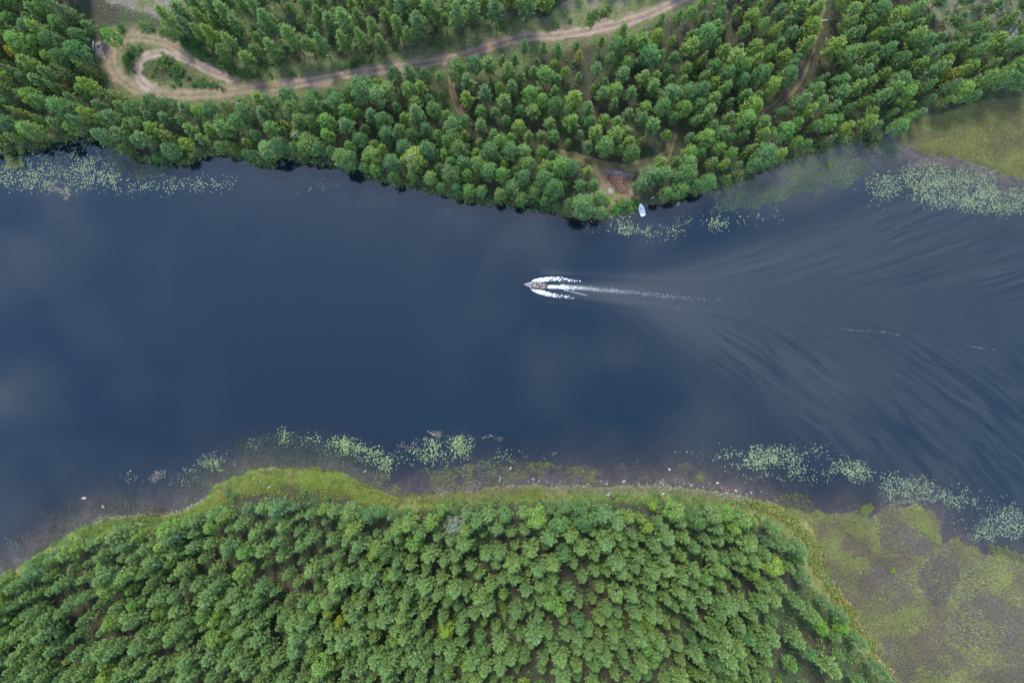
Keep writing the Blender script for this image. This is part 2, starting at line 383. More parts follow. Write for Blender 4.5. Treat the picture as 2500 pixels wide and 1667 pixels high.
set_attr(wme, 'depth', np.maximum(-Z[used], 0)); set_attr(wme, 'wx', xs); set_attr(wme, 'wv', wv); set_attr(wme, 'wamp', wamp)
m, n, l = nodes('river_water')
def att(nm):
    a = n.new('ShaderNodeAttribute'); a.attribute_name = nm; return a.outputs['Fac']
def math_(op, a, b=None, c=None):
    k = n.new('ShaderNodeMath'); k.operation = op
    for i, v in enumerate((a, b, c)):
        if v is None: continue
        if isinstance(v, (int, float)): k.inputs[i].default_value = v
        else: l.new(v, k.inputs[i])
    return k.outputs[0]
def rng_(v, a, b, c, d):
    k = n.new('ShaderNodeMapRange'); l.new(v, k.inputs[0])
    for i, q in enumerate((a, b, c, d)): k.inputs[i + 1].default_value = q
    return k.outputs[0]
cmb = n.new('ShaderNodeCombineXYZ'); l.new(math_('MULTIPLY', att('wx'), 1 / 33), cmb.inputs[0]); l.new(math_('MULTIPLY', att('wv'), 1 / 120), cmb.inputs[1])
ns = n.new('ShaderNodeTexNoise'); ns.inputs['Scale'].default_value = 1; ns.inputs['Detail'].default_value = 4; ns.inputs['Roughness'].default_value = .66; ns.inputs['Distortion'].default_value = .9
l.new(cmb.outputs[0], ns.inputs['Vector'])
brk = n.new('ShaderNodeTexNoise'); brk.inputs['Scale'].default_value = .05; brk.inputs['Detail'].default_value = 3
gm0 = n.new('ShaderNodeNewGeometry'); l.new(gm0.outputs['Position'], brk.inputs['Vector'])
streak = math_('ADD', .62, math_('MULTIPLY', math_('SUBTRACT', rng_(ns.outputs['Fac'], .34, .64, 0, 1), .62), rng_(brk.outputs['Fac'], .38, .62, .15, 1.25)))
gm = n.new('ShaderNodeNewGeometry')
calm = n.new('ShaderNodeTexNoise'); calm.inputs['Scale'].default_value = .035; calm.inputs['Detail'].default_value = 2; l.new(gm.outputs['Position'], calm.inputs['Vector'])
nearax = rng_(math_('ABSOLUTE', att('wv')), 15, 95, 0, 1)          # churned and even behind the boat, streaked further out
smix = n.new('ShaderNodeMix'); smix.data_type = 'FLOAT'; l.new(nearax, smix.inputs['Factor']); smix.inputs[2].default_value = .55; l.new(streak, smix.inputs[3])
wk = math_('MULTIPLY', att('wamp'), math_('ADD', math_('MULTIPLY', smix.outputs[0], .46), .38))
rough = math_('ADD', rng_(calm.outputs['Fac'], .35, .7, .03, .10), math_('MULTIPLY', wk, .62))
rip = n.new('ShaderNodeTexNoise'); rip.inputs['Scale'].default_value = 1.6; rip.inputs['Detail'].default_value = 4; l.new(gm.outputs['Position'], rip.inputs['Vector'])
bmp = n.new('ShaderNodeBump'); bmp.inputs['Distance'].default_value = .05; l.new(rip.outputs['Fac'], bmp.inputs['Height'])
l.new(math_('ADD', math_('MULTIPLY', wk, .8), .02), bmp.inputs['Strength'])
body = n.new('ShaderNodeBsdfDiffuse'); body.inputs['Color'].default_value = (.0018, .0062, .0108, 1)
tr = n.new('ShaderNodeBsdfTransparent'); tr.inputs['Color'].default_value = (.74, .70, .64, 1)
deep = math_('SUBTRACT', 1, math_('POWER', 2.718, math_('MULTIPLY', att('depth'), -2.3)))
deep = math_('MAXIMUM', deep, .06)
m1 = n.new('ShaderNodeMixShader'); l.new(deep, m1.inputs[0]); l.new(tr.outputs[0], m1.inputs[1]); l.new(body.outputs[0], m1.inputs[2])
gl = n.new('ShaderNodeBsdfGlossy'); gl.inputs['Color'].default_value = (.93, 1, 1, 1); l.new(rough, gl.inputs['Roughness']); l.new(bmp.outputs[0], gl.inputs['Normal'])
fr = n.new('ShaderNodeFresnel'); fr.inputs['IOR'].default_value = 1.42; l.new(bmp.outputs[0], fr.inputs['Normal'])
m2 = n.new('ShaderNodeMixShader'); l.new(fr.outputs[0], m2.inputs[0]); l.new(m1.outputs[0], m2.inputs[1]); l.new(gl.outputs[0], m2.inputs[2])
o = n.new('ShaderNodeOutputMaterial'); l.new(m2.outputs[0], o.inputs[0])
wme.materials.append(m)
river = link('river_water', wme, kind='structure')

# ------------------------------------------------------------------ dirt road and tracks
M_ROAD = attr_mat('dirt_road', .95, ((.7, .82, 1.18), (5.0, .75, 1.25)))
def road(name, line, width, base, rut, mid, lift=.05, wob=.42, end_fade=False):
    pts = smooth_line(PA(line, .9), 3); nacross = 15
    tan = np.gradient(pts, axis=0); tan /= np.linalg.norm(tan, axis=1)[:, None] + 1e-9
    nor = np.stack([-tan[:, 1], tan[:, 0]], 1)
    s = np.linspace(-1, 1, nacross); n_ = len(pts)
    arc = np.concatenate([[0], np.cumsum(np.linalg.norm(np.diff(pts, axis=0), axis=1))])
    wl_ = width / 2 * (1 + wob * (vnoise(arc / 2.2, arc * 0 + 3, 61) - .5) * 2); wr_ = width / 2 * (1 + wob * (vnoise(arc / 1.9, arc * 0 + 9, 62) - .5) * 2)
    if end_fade:
        f = np.clip(np.minimum(arc, arc[-1] - arc) / 1.5 + .25, 0, 1); wl_ *= f; wr_ *= f
    off = np.where(s[None, :] < 0, s[None, :] * wl_[:, None], s[None, :] * wr_[:, None])
    XX = pts[:, 0, None] + nor[:, 0, None] * off; YY = pts[:, 1, None] + nor[:, 1, None] * off
    ZZ = terrain(XX.ravel(), YY.ravel()).reshape(XX.shape)
    k = np.ones(5) / 5
    ruts = np.exp(-((np.abs(off) - .78) / .30) ** 2)
    edge = 1 - np.abs(s) ** 6
    ZZ = ZZ + lift + .05 * edge[None, :] - .045 * ruts
    ZZ[:, 0] -= .12; ZZ[:, -1] -= .12
    nn = fbm(XX, YY, 1.6, 3, 71)
    c = np.asarray(base)[None, None] + ruts[..., None] * (np.asarray(rut) - np.asarray(base)) * .9
    cm = (np.exp(-(off / .42) ** 2) * sstep(nn, .35, .6))[..., None]
    c = c * (1 - cm) + np.asarray(mid) * cm
    eg = (sstep(np.abs(s)[None, :] + (nn - .5) * 1.3, .42, .95))[..., None]
    c = c * (1 - eg * .9) + np.asarray((.085, .085, .036)) * eg * .9
    i = np.arange((n_ - 1) * (nacross - 1)); r, q = i // (nacross - 1), i % (nacross - 1); a = r * nacross + q
    return link(name, raw_mesh(name, np.stack([XX, YY, ZZ], -1).reshape(-1, 3), np.stack([a, a + nacross, a + nacross + 1, a + 1], 1), col=c.reshape(-1, 3), mats=[M_ROAD], smooth=True), kind='structure')
road('dirt_road', MAIN, 3.9, (.150, .108, .078), (.205, .150, .112), (.105, .088, .052))
road('turning_loop_road', LOOP, 4.2, (.125, .095, .058), (.155, .115, .075), (.085, .083, .038), lift=.075)
road('inner_loop_road', INNER, 3.3, (.165, .125, .096), (.20, .152, .116), (.125, .098, .066), lift=.10, end_fade=True)
road('forest_track', TRACK, 1.8, (.082, .054, .040), (.098, .066, .05), (.06, .044, .03), lift=.045, end_fade=True)
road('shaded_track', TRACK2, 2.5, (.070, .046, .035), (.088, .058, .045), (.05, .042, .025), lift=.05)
road('grassy_trail', TRAIL, 2.6, (.095, .078, .036), (.11, .082, .045), (.075, .078, .028), lift=.045, end_fade=True)
# ------------------------------------------------------------------ trees
def unit(a): return a / (np.linalg.norm(a, axis=-1, keepdims=True) + 1e-9)
def leaf_cloud(c, ax, ln, wd, g):
    """one small four-sided leaf spray per centre: long axis ax, length ln, width wd"""
    n_ = len(c); ax = unit(ax); r = unit(np.cross(ax, g.normal(size=(n_, 3))))
    a = ax * (np.broadcast_to(ln, n_)[:, None] * .5); b = r * (np.broadcast_to(wd, n_)[:, None] * .5)
    v = np.stack([c - a, c + b * 1.0 - a * .1, c + a, c - b * 1.0 - a * .1], 1).reshape(-1, 3)
    return v, np.arange(n_ * 4).reshape(-1, 4)
def leaf_col(n_, g, spread=.22, warm=.10):
    k = 1 + g.normal(size=(n_, 1)) * spread; w = g.normal(size=(n_, 1)) * warm
    c = np.clip(np.concatenate([k * (1 + w), k, k * (1 - w * .8)], 1), .35, 1.9)
    return np.repeat(c, 4, 0)
def trunk_mesh(name, h, r, mat, g, limbs=0, z0=.4, lean=.0, reach=1.0):
    mb = MB(); k = 7
    dx, dy = g.normal() * lean, g.normal() * lean
    pts = [(dx * (i / k) ** 2 + g.normal() * .03 * i, dy * (i / k) ** 2 + g.normal() * .03 * i, h * .96 * i / k - (.25 if i == 0 else 0)) for i in range(k + 1)]
    mb.tube(pts, [r * (1 - .9 * i / k) * (1.25 if i == 0 else 1) for i in range(k + 1)], 7)
    for j in range(limbs):
        t = z0 + (.9 - z0) * j / max(limbs, 1) + g.uniform(0, .05); a = g.uniform(0, 6.28); q = t * k; i = int(q)
        p = Vector(pts[i]).lerp(Vector(pts[min(i + 1, k)]), q - i); ll = reach * (1.1 - t) * 1.5
        e = p + Vector((math.cos(a) * ll, math.sin(a) * ll, ll * .55))
        mb.tube([p, p.lerp(e, .5) + Vector((0, 0, .05)), e], [r * .32 * (1.2 - t), r * .2 * (1.2 - t), r * .06], 4)
    return mb.mesh(name, mat, True)
def pine(g, h=12.0, rad=1.9):
    z0 = h * g.uniform(.28, .42); cs = []; ds = []; nl = 17
    for i in range(nl):
        t = (i + g.uniform(-.3, .3)) / (nl - 1); t = min(max(t, 0), 1); z = z0 + t * (h - z0) * .97
        rr = rad * (1 - t) ** .80 * (.66 + .34 * min(1, t / .18)) * g.uniform(.85, 1.12) + .14
        nb = int(g.integers(4, 7)) if t < .8 else 4; a0 = g.uniform(0, 6.28)
        for b in range(nb):
            a = a0 + 6.283 * b / nb + g.normal() * .22; ll = rr * g.uniform(.60, 1.28)
            d = np.array([math.cos(a), math.sin(a), 0]); rise = g.uniform(.05, .35) + .35 * t
            for s in np.linspace(.35, 1, max(2, int(ll / .42))):
                p = d * ll * s + np.array([0, 0, z + ll * s * rise * s])
                for k in range(9):
                    side = np.cross(d, [0, 0, 1]) * g.normal() * .50
                    dr = d * g.uniform(.5, 1.2) + side + np.array([0, 0, g.uniform(-.1, .75)])
                    cs.append(p + unit(dr) * .18 + g.normal(size=3) * .12); ds.append(dr)
    for k in range(14):
        cs.append(np.array([0, 0, h * .985]) + g.normal(size=3) * .12); ds.append(np.array([g.normal() * .5, g.normal() * .5, 1]))
    cs, ds = np.array(cs), np.array(ds); n_ = len(cs)
    v, q = leaf_cloud(cs, ds, g.uniform(.45, .78, n_), g.uniform(.13, .22, n_), g)
    return v, q, leaf_col(n_, g, .16, .08), z0
def broadleaf(g, h=11.0, rad=2.2, z0f=.3, clumps=34, per=46, leaf=.30, flat=.0):
    z0 = h * z0f; cs = []; ds = []; cc = []
    zc = (z0 + h) / 2; hz = (h - z0) / 2
    for i in range(clumps):
        u = 1 - 2 * (i + .5) / clumps; a = i * 2.39996 + g.normal() * .25
        s = math.sqrt(max(0, 1 - u * u)); prof = 1.0 if u < 0 else (1 - flat * u)
        f = g.uniform(.60, .98)
        # egg shape: widest below the middle, tapering towards the top
        w = rad * s * (1 - .36 * u) * f * prof
        c = np.array([math.cos(a) * w, math.sin(a) * w, zc + u * hz * .86 * (.8 + .2 * f)])
        r = g.uniform(.38, .66) * rad / 2.0
        m = int(per * g.uniform(.7, 1.3))
        dd = unit(g.normal(size=(m, 3)) + np.array([0, 0, .35])); rr = r * g.uniform(.45, 1.08, (m, 1)) ** .6
        pts = c + dd * rr * np.array([1.1, 1.1, .85])
        cs.append(pts); ds.append(unit(np.cross(dd, g.normal(size=(m, 3)))) + dd * .35); cc.append(np.full(m, 1 + g.normal() * .10))
    cs, ds, cc = np.concatenate(cs), np.concatenate(ds), np.concatenate(cc); n_ = len(cs)
    v, q = leaf_cloud(cs, ds, g.uniform(.8, 1.4, n_) * leaf, g.uniform(.6, 1.0, n_) * leaf, g)
    return v, q, leaf_col(n_, g, .17, .07) * np.repeat(cc, 4)[:, None], z0
def spruce(g, h=12.0, rad=1.9):
    cs = []; ds = []; nl = 20
    for i in range(nl):
        t = i / (nl - 1); z = h * .08 + t * h * .9; rr = rad * (1 - t) ** .85 + .1; nb = 8 if t < .7 else 5; a0 = g.uniform(0, 6.28)
        for b in range(nb):
            a = a0 + 6.283 * b / nb + g.normal() * .12; d = np.array([math.cos(a), math.sin(a), 0]); ll = rr * g.uniform(.8, 1.12)
            for s in np.linspace(.25, 1, max(2, int(ll / .36))):
                p = d * ll * s + np.array([0, 0, z - ll * s * .30])
                for k in range(4):
                    dr = d + np.cross(d, [0, 0, 1]) * g.normal() * .5 + np.array([0, 0, g.uniform(-.45, .15)])
                    cs.append(p + g.normal(size=3) * .07); ds.append(dr)
    cs, ds = np.array(cs), np.array(ds); n_ = len(cs)
    v, q = leaf_cloud(cs, ds, g.uniform(.4, .62, n_), g.uniform(.15, .24, n_), g)
    return v, q, leaf_col(n_, g, .18, .08), h * .08
def shrub_cloud(g, h=1.6, rad=1.2, n_=420, leaf=.2):
    k = 9; c = np.stack([g.normal(size=k) * rad * .45, g.normal(size=k) * rad * .45, g.uniform(.35, .75, k) * h], 1)
    w = g.integers(0, k, n_); dd = unit(g.normal(size=(n_, 3)) + np.array([0, 0, .4]))
    p = c[w] + dd * (rad * .42 * g.uniform(.4, 1.1, (n_, 1))) * np.array([1, 1, .8]); p[:, 2] = np.maximum(p[:, 2], .05)
    v, q = leaf_cloud(p, unit(np.cross(dd, g.normal(size=(n_, 3)))), g.uniform(.8, 1.5, n_) * leaf, g.uniform(.6, 1.0, n_) * leaf, g)
    return v, q, leaf_col(n_, g, .2, .1)

KINDS = {}
def make_kind(kind, builder, nvar, mat, bark, h, rtrunk, limbs, **kw):
    out = []
    for i in range(nvar):
        g = np.random.default_rng(100 + hash_name(kind) + i)
        v, q, c, z0 = builder(g, h=h, **kw)
        cm = raw_mesh(kind + '_crown', v, q, col=c, mats=[mat])
        tm = trunk_mesh(kind + '_trunk', h, rtrunk, bark, g, limbs, z0 / h, .12, kw.get('rad', 2) * .5)
        out.append((tm, cm))
    KINDS[kind] = (out, h)
def hash_name(s): return sum(ord(ch) * (i + 3) for i, ch in enumerate(s)) % 900
make_kind('pine_tree', pine, 8, M_PINE, M_PBARK, 12.0, .13, 4, rad=1.66)
make_kind('birch_tree', broadleaf, 7, M_BIRCH, M_BBARK, 11.0, .12, 6, rad=1.95, z0f=.26, clumps=44, per=62, leaf=.26)
make_kind('alder_tree', broadleaf, 6, M_ALDER, M_ABARK, 11.0, .16, 7, rad=2.35, z0f=.24, clumps=52, per=66, leaf=.27, flat=.15)
make_kind('spruce_tree', spruce, 3, M_SPRUCE, M_ABARK, 12.0, .17, 0, rad=1.9)
make_kind('willow_tree', broadleaf, 2, M_WILLOW, M_ABARK, 9.0, .14, 6, rad=2.6, z0f=.22, clumps=44, per=46, leaf=.26, flat=.25)

def plant_tree(kind, x, y, h, label, group, wide=1.0, tint=None, var=None, z=None):
    vs, h0 = KINDS[kind]; tm, cm = vs[int(rng.integers(len(vs))) if var is None else var]
    sc = h / h0; w = sc * wide
    o = empty(kind, (x, y, (tz(x, y) if z is None else z) - .03), rng.uniform(0, 6.283), label, kind.split('_')[0] + ' tree', group)
    o.scale = (w, w, sc)
    t = link('trunk', tm, o); c = link('crown', cm, o)
    if tint is not None: c.color = (*tint, 1)
    return o

# where the stems stand, in photo pixels on the ground (the crowns lean outwards by perspective alone)
S_POLY = np.array([(-70, 1500), (20, 1425), (75, 1385), (130, 1344), (200, 1308), (270, 1287), (400, 1280), (480, 1262), (560, 1234), (640, 1216), (760, 1226), (860, 1232), (950, 1240), (1050, 1238), (1200, 1220), (1330, 1222), (1500, 1230),
                   (1650, 1230), (1760, 1230), (1840, 1258), (1905, 1300), (1940, 1360), (1985, 1425), (2035, 1495), (2090, 1570), (2135, 1635), (2175, 1720), (-70, 1720)], float)
N_POLY = np.concatenate([[(-70, -50)], NS[NS[:, 0] < 2190] - [0, 2], [(2240, 280), (2330, 262), (2410, 235), (2560, 215), (2560, -50)]])
def blocked(px, py):
    x, y = (px - CX) * S, (CY - py) * S
    b = np.zeros(px.shape, bool)
    for line, w in ((MAIN, 30), (LOOP, 28), (INNER, 20), (TRACK, 16), (TRACK2, 25), (TRAIL, 18)):
        b |= seg_dist(px, py, line) < w
    for line, w in ((MAIN, 46), (LOOP, 42)):
        b |= (seg_dist(px, py, line + np.array([0, 16])) < w - 14)
    for poly in (CLEARING, VERGE, FIREPIT_PAD, CLEARNW): b |= inside(x, y, poly)
    b |= inside(px, py, [(300, 110), (500, 170), (560, 215), (380, 228), (320, 190)])
    b |= inside(px, py, [(600, 225), (740, 215), (880, 200), (1000, 190), (1085, 172), (1085, 190), (1000, 205), (880, 214), (740, 228)])   # sunny strip below the road
    b |= (py < 82) & (px > 215) & (px < 452)
    b |= inside(px, py, [(400, 60), (480, 100), (560, 150), (650, 180), (640, 200), (540, 175), (440, 110)])
    b |= (np.hypot(px - 318, py - 148) < 52) | (np.hypot(px - 262, py - 128) < 38)
    b |= inside(px, py, [(1520, 470), (1600, 470), (1590, 510), (1530, 515)])
    b |= inside(px, py, [(1420, 510), (1560, 500), (1580, 520), (1500, 532)])
    b |= inside(px, py, [(1350, 225), (1420, 215), (1450, 250), (1380, 270)]) | inside(px, py, [(1260, 300), (1320, 290), (1330, 330), (1270, 340)])
    return b
def spacing(px, py):
    r = np.full(px.shape, 27.5)
    r = np.where(py > 1100, 27.5 + 26 * (fbm(px, py, 110, 3, 81) - .5), r)
    r = np.where((py < 150) & (px > 400) & (px < 1330), 31, r)
    r = np.where((py < 120) & (px > 2230), 40, r)
    r = np.where((py > 1380) & (px > 1850), 44, r)
    return r
def scatter(poly, tries, seed):
    g = np.random.default_rng(seed); lo, hi = poly.min(0), poly.max(0)
    c = g.uniform(lo, hi, (tries, 2)); c = c[inside(c[:, 0], c[:, 1], poly)]
    c = c[~blocked(c[:, 0], c[:, 1])]; r = spacing(c[:, 0], c[:, 1]); cell = {}; out = []
    for (a, b), q in zip(c, r):
        i, j = int(a // 60), int(b // 60); ok = True
        for di in (-1, 0, 1):
            for dj in (-1, 0, 1):
                for (u, w) in cell.get((i + di, j + dj), ()):
                    if (u - a) ** 2 + (w - b) ** 2 < q * q: ok = False; break
                if not ok: break
            if not ok: break
        if ok: cell.setdefault((i, j), []).append((a, b)); out.append((a, b))
    return np.array(out)
def stand_of(px, py):
    """name of the stand, its mix of kinds (pine, birch, alder, spruce) and heights"""
    if py > 1000: return 'south', (.795, .17, .03, .005), 13.0
    if py < 150 and 420 < px < 1330 and not inside(np.array([px]), np.array([py]), [(600, 225), (1085, 172), (1085, 230), (600, 300)])[0]: return 'above_road', (.84, .15, 0, .01), 14.5
    if px < 330 and py < 330: return 'loop', (.34, .34, .18, .14), 13.0
    if px < 740: return 'shore_west', (.36, .34, .20, .10), 11.5
    if px < 1130 or (px < 1420 and py > 360): return 'shore_mid', (.05, .36, .58, .01), 12.0
    if px > 1985: return 'east', (.58, .36, .04, .02), 12.0
    if px > 1560 and py > 160: return 'between', (.34, .54, .11, .01), 12.0
    return 'between', (.66, .31, .02, .01), 11.0
TONES = {'pine_tree': (('grey-green', (.92, .93, 1.10)), ('mid-green', (1, 1, 1)), ('yellow-green', (1.18, 1.09, .86))),
         'birch_tree': (('deep green', (.80, .90, 1.0)), ('fresh green', (1, 1.05, .9)), ('yellow-green', (1.24, 1.12, .82)), ('pale green', (1.14, 1.06, 1.22))),
         'alder_tree': (('blue-green', (.90, .98, 1.06)), ('dark green', (.82, .86, .82)), ('mid-green', (1.15, 1.1, .95))),
         'spruce_tree': (('dark', (.85, .9, 1)), ('olive', (1.10, 1.06, .86)))}
FORM = {'pine_tree': ('tall ragged pine', 'short bushy pine'), 'birch_tree': ('tall birch', 'small round birch'), 'alder_tree': ('big spreading alder', 'smaller alder'), 'spruce_tree': ('tall pointed spruce', 'short spruce')}
def place_of(st, px, py):
    a, b = np.array([px]), np.array([py])
    near = lambda line, d: seg_dist(a, b, line)[0] < d
    if st == 'south':
        if seg_dist(a, b, S_POLY[:-2])[0] > 44: return 'deep in the roadless forest'
        return 'at the roadless forest edge ' + ('facing the dark reeds' if px < 470 else 'behind the grassy point' if px < 1050 else 'behind the stony shore' if px < 1850 else 'beside the sedge marsh')
    if st == 'above_road': return 'landward of the dirt road, ' + ('by the verge' if near(MAIN, 75) else 'back in the open stand')
    if st == 'loop': return 'right behind the fire pit' if math.hypot(px - 235, py - 115) < 75 else 'beside the turning loop' if near(LOOP, 62) else 'over the lily-covered bay' if near(NS, 55) else 'in the dark wood behind the fire pit'
    if st == 'shore_west': return 'overhanging the lily-covered bay' if near(NS, 40) else 'just riverward of the turning loop' if near(LOOP, 55) or near(MAIN, 55) else 'midway between turning loop and lily-covered bay'
    if st == 'shore_mid': return 'leaning over the river from the leafy wood' if near(NS, 40) else 'beside the narrow track' if near(TRACK, 48) else 'just riverward of the dirt road' if near(MAIN, 62) else 'inside the leafy riverside wood'
    if st == 'east':
        if px > 2200 and py < 115: return 'on the rocky open ground'
        return 'on the marsh side of the shaded track' if near(TRACK2, 55) else 'over the reedy bay' if near(NS, 50) else 'at the edge of the mossy marsh' if px > 2180 and py > 180 else 'inside the wood towards the mossy marsh'
    return 'around the brush heap clearing' if near(TRAIL, 48) or near([(1480, 440), (1540, 440)], 75) else 'beside the narrow track, away from the fire pit' if near(TRACK, 48) else 'on the brush-heap side of the shaded track' if near(TRACK2, 55) else 'riverward of the dirt road, between the tracks' if near(MAIN, 60) else 'on the shore beyond the moored boat' if near(NS, 45) else 'inside the wood between the two tracks'
# single trees with a look of their own: crown-top pixel, kind, height, width, tint, label
SPECIAL = [
 (1107, 1296, 'willow_tree', 9.0, 1.0, (1, 1, 1), 'silvery pale willow crown among the pines of the roadless forest'),
 (822, 1530, 'birch_tree', 10.0, .8, (1.5, 1.15, .5), 'yellowing birch deep in the roadless forest'),
 (1085, 1555, 'birch_tree', 11.0, 1.0, (1.35, 1.2, .6), 'round yellow-green birch, brightest of the large crowns in the roadless forest'),
 (2022, 1548, 'birch_tree', 9.5, 1.0, (1.02, 1.2, .62), 'lime green egg-shaped tree beside the sedge marsh, nearer the pines'),
 (2072, 1545, 'birch_tree', 9.0, 1.15, (1.1, 1.22, .62), 'lime green bushy tree at the very edge of the sedge marsh'),
 (1601, 1243, 'birch_tree', 7.0, .9, (1.35, 1.2, .5), 'small yellow-topped birch on the grassy strip behind the shore stones'),
 (1417, 122, 'pine_tree', 10.0, .8, (1.55, 1.05, .8), 'pine with rusty orange dying top in the mixed wood'),
 (5, 112, 'birch_tree', 10.0, .7, (2.6, 1.25, .35), 'small golden-yellow tree in the dark mixed wood'),
 (245, 70, 'birch_tree', 12.0, .85, (.92, 1.12, .78), 'vivid green birch with leaning white stem above the fire pit'),
 (1003, 372, 'alder_tree', 12.5, 1.15, (1.55, 1.3, .9), 'thin yellowish crown with bare branches showing in the riverside wood'),
 (2177, 1390, None, 0, 0, None, None),
]
specials = []
for px, py, kind, h, w, tint, lab in SPECIAL:
    if kind is None: continue
    x, y = P(px, py, h + .5); specials.append((x / S + CX, CY - y / S, kind, h, w, tint, lab))
sp_xy = np.array([(a, b) for a, b, *_ in specials])
pts = np.concatenate([scatter(N_POLY, 26000, 11), scatter(S_POLY, 42000, 12)])
pts = pts[((pts[:, None, :] - sp_xy[None]) ** 2).sum(-1).min(1) > 26 ** 2]
KORD = ('pine_tree', 'birch_tree', 'alder_tree', 'spruce_tree')
count = {}; rest = []
sedge_d = seg_dist(pts[:, 0], pts[:, 1], S_POLY[:-2])
txy = PA(pts, .9); tzs = np.maximum(terrain(txy[:, 0], txy[:, 1]), .02)
for i, (px, py) in enumerate(pts):
    st, mix, hm = stand_of(px, py)
    clump = fbm(np.array([px]), np.array([py]), 90, 2, 91)[0]
    mix = np.array(mix, float); mix[1] *= 1 + 2.2 * (clump - .5); mix = np.clip(mix, .0, 1); mix /= mix.sum()
    kind = KORD[int(rng.choice(4, p=mix))]
    h = hm * rng.uniform(.72, 1.18)
    if rng.random() < .13: h *= .72
    wide = rng.uniform(.80, 1.28) * (11.0 / hm) ** .35
    if kind == 'birch_tree': wide *= rng.uniform(.78, 1.05); h *= .96
    if kind == 'alder_tree': wide *= rng.uniform(.78, 1.0)
    if st == 'above_road' and kind == 'birch_tree': h *= .55; wide *= 1.35
    inframe = 0 <= px <= 2500 and 0 <= py <= 1667
    if not inframe or (st == 'south' and kind == 'pine_tree' and sedge_d[i] > 36) or (st == 'between' and kind == 'pine_tree' and h < hm * .95 and place_of(st, px, py).startswith('inside')) or (kind != 'pine_tree' and count.get(kind, 0) >= 300):
        rest.append((kind, txy[i, 0], txy[i, 1], tzs[i], h, wide)); continue
    tones = TONES[kind]; tn, tint = tones[int(rng.choice(len(tones), p=np.array((.34, .36, .22, .12)[:len(tones)]) / sum((.34, .36, .22, .12)[:len(tones)])))]
    lab = tn + ' ' + FORM[kind][0 if h > hm * .9 else 1] + ' ' + place_of(st, px, py)
    plant_tree(kind, txy[i, 0], txy[i, 1], h, lab, lab.replace('tree ', ''), wide, tint, z=tzs[i]); count[kind] = count.get(kind, 0) + 1
for px, py, kind, h, w, tint, lab in specials:
    x, y = P(px, py, .9); plant_tree(kind, x, y, h, lab, None, w, tint)
print('TREES', count, 'rest', len(rest))

# the rest of the wood as one mass: points carrying tree variants
def forest_mass(name, items, label):
    kinds = {}
    protos = bpy.data.collections.new('forest_variants'); order = []
    for kind in ('pine_tree', 'birch_tree'):
        vs, h0 = KINDS[kind]
        for (tm, cm) in vs:
            vt = np.empty(len(tm.vertices) * 3, np.float32); tm.vertices.foreach_get('co', vt); vt = vt.reshape(-1, 3)
            vc = np.empty(len(cm.vertices) * 3, np.float32); cm.vertices.foreach_get('co', vc); vc = vc.reshape(-1, 3)
            ql, tl = [], []
            for p in tm.polygons: (ql if len(p.vertices) == 4 else tl).append(tuple(p.vertices))
            qc = np.arange(len(vc)).reshape(-1, 4) + len(vt)
            cc = np.empty(len(vc) * 4, np.float32); cm.attributes['col'].data.foreach_get('color', cc)
            me = raw_mesh('tree_variant', np.concatenate([vt, vc]), np.concatenate([np.array(ql), qc]), np.array(tl),
                          col=np.concatenate([np.ones((len(vt), 3)), cc.reshape(-1, 4)[:, :3]]), mats=[tm.materials[0], cm.materials[0]],
                          mat_idx=np.concatenate([np.zeros(len(ql)), np.ones(len(qc)), np.zeros(len(tl))]))
            ob = bpy.data.objects.new('tree_variant_%02d' % len(order), me); ob.color = (*TONES[kind][len(order) % 3][1], 1); protos.objects.link(ob); order.append((kind, h0))
    n_ = len(items); pv = np.array([(a[1], a[2], a[3]) for a in items])
    idx = []; scl = []; rot = []
    for kind, x, y, z, h, wide in items:
        k = 'pine_tree' if kind in ('pine_tree', 'spruce_tree') else 'birch_tree'
        c = [i for i, (a, b) in enumerate(order) if a == k]; i = c[int(rng.integers(len(c)))]; s = h / order[i][1]
        idx.append(i); scl.append((s * wide, s * wide, s)); rot.append((0, 0, rng.uniform(0, 6.283)))
    me = bpy.data.meshes.new(name); me.from_pydata([tuple(p) for p in pv], [], [])
    a = me.attributes.new('idx', 'INT', 'POINT'); a.data.foreach_set('value', np.array(idx, np.int32))
    for nm, d in (('scl', scl), ('rot', rot)):
        a = me.attributes.new(nm, 'FLOAT_VECTOR', 'POINT'); a.data.foreach_set('vector', np.array(d, np.float32).ravel())
    ob = link(name, me, label=label, cat='forest', kind='stuff')
    ng = bpy.data.node_groups.new('scatter_trees', 'GeometryNodeTree')
    ng.interface.new_socket('Geometry', in_out='INPUT', socket_type='NodeSocketGeometry'); ng.interface.new_socket('Geometry', in_out='OUTPUT', socket_type='NodeSocketGeometry')
    N = ng.nodes; gi = N.new('NodeGroupInput'); go = N.new('NodeGroupOutput'); iop = N.new('GeometryNodeInstanceOnPoints'); ci = N.new('GeometryNodeCollectionInfo')
    ci.inputs['Collection'].default_value = protos; ci.inputs['Separate Children'].default_value = True; ci.inputs['Reset Children'].default_value = True
    iop.inputs['Pick Instance'].default_value = True
    def na(nm, t):
        q = N.new('GeometryNodeInputNamedAttribute'); q.data_type = t; q.inputs['Name'].default_value = nm; return q.outputs['Attribute']
    K = ng.links
    K.new(gi.outputs[0], iop.inputs['Points']); K.new(ci.outputs[0], iop.inputs['Instance']); K.new(na('idx', 'INT'), iop.inputs['Instance Index'])
    K.new(na('scl', 'FLOAT_VECTOR'), iop.inputs['Scale']); K.new(na('rot', 'FLOAT_VECTOR'), iop.inputs['Rotation']); K.new(iop.outputs[0], go.inputs[0])
    md = ob.modifiers.new('scatter', 'NODES'); md.node_group = ng
    return ob
forest_mass('pine_forest', rest, 'close-packed pines filling the inside of the woods on both banks')

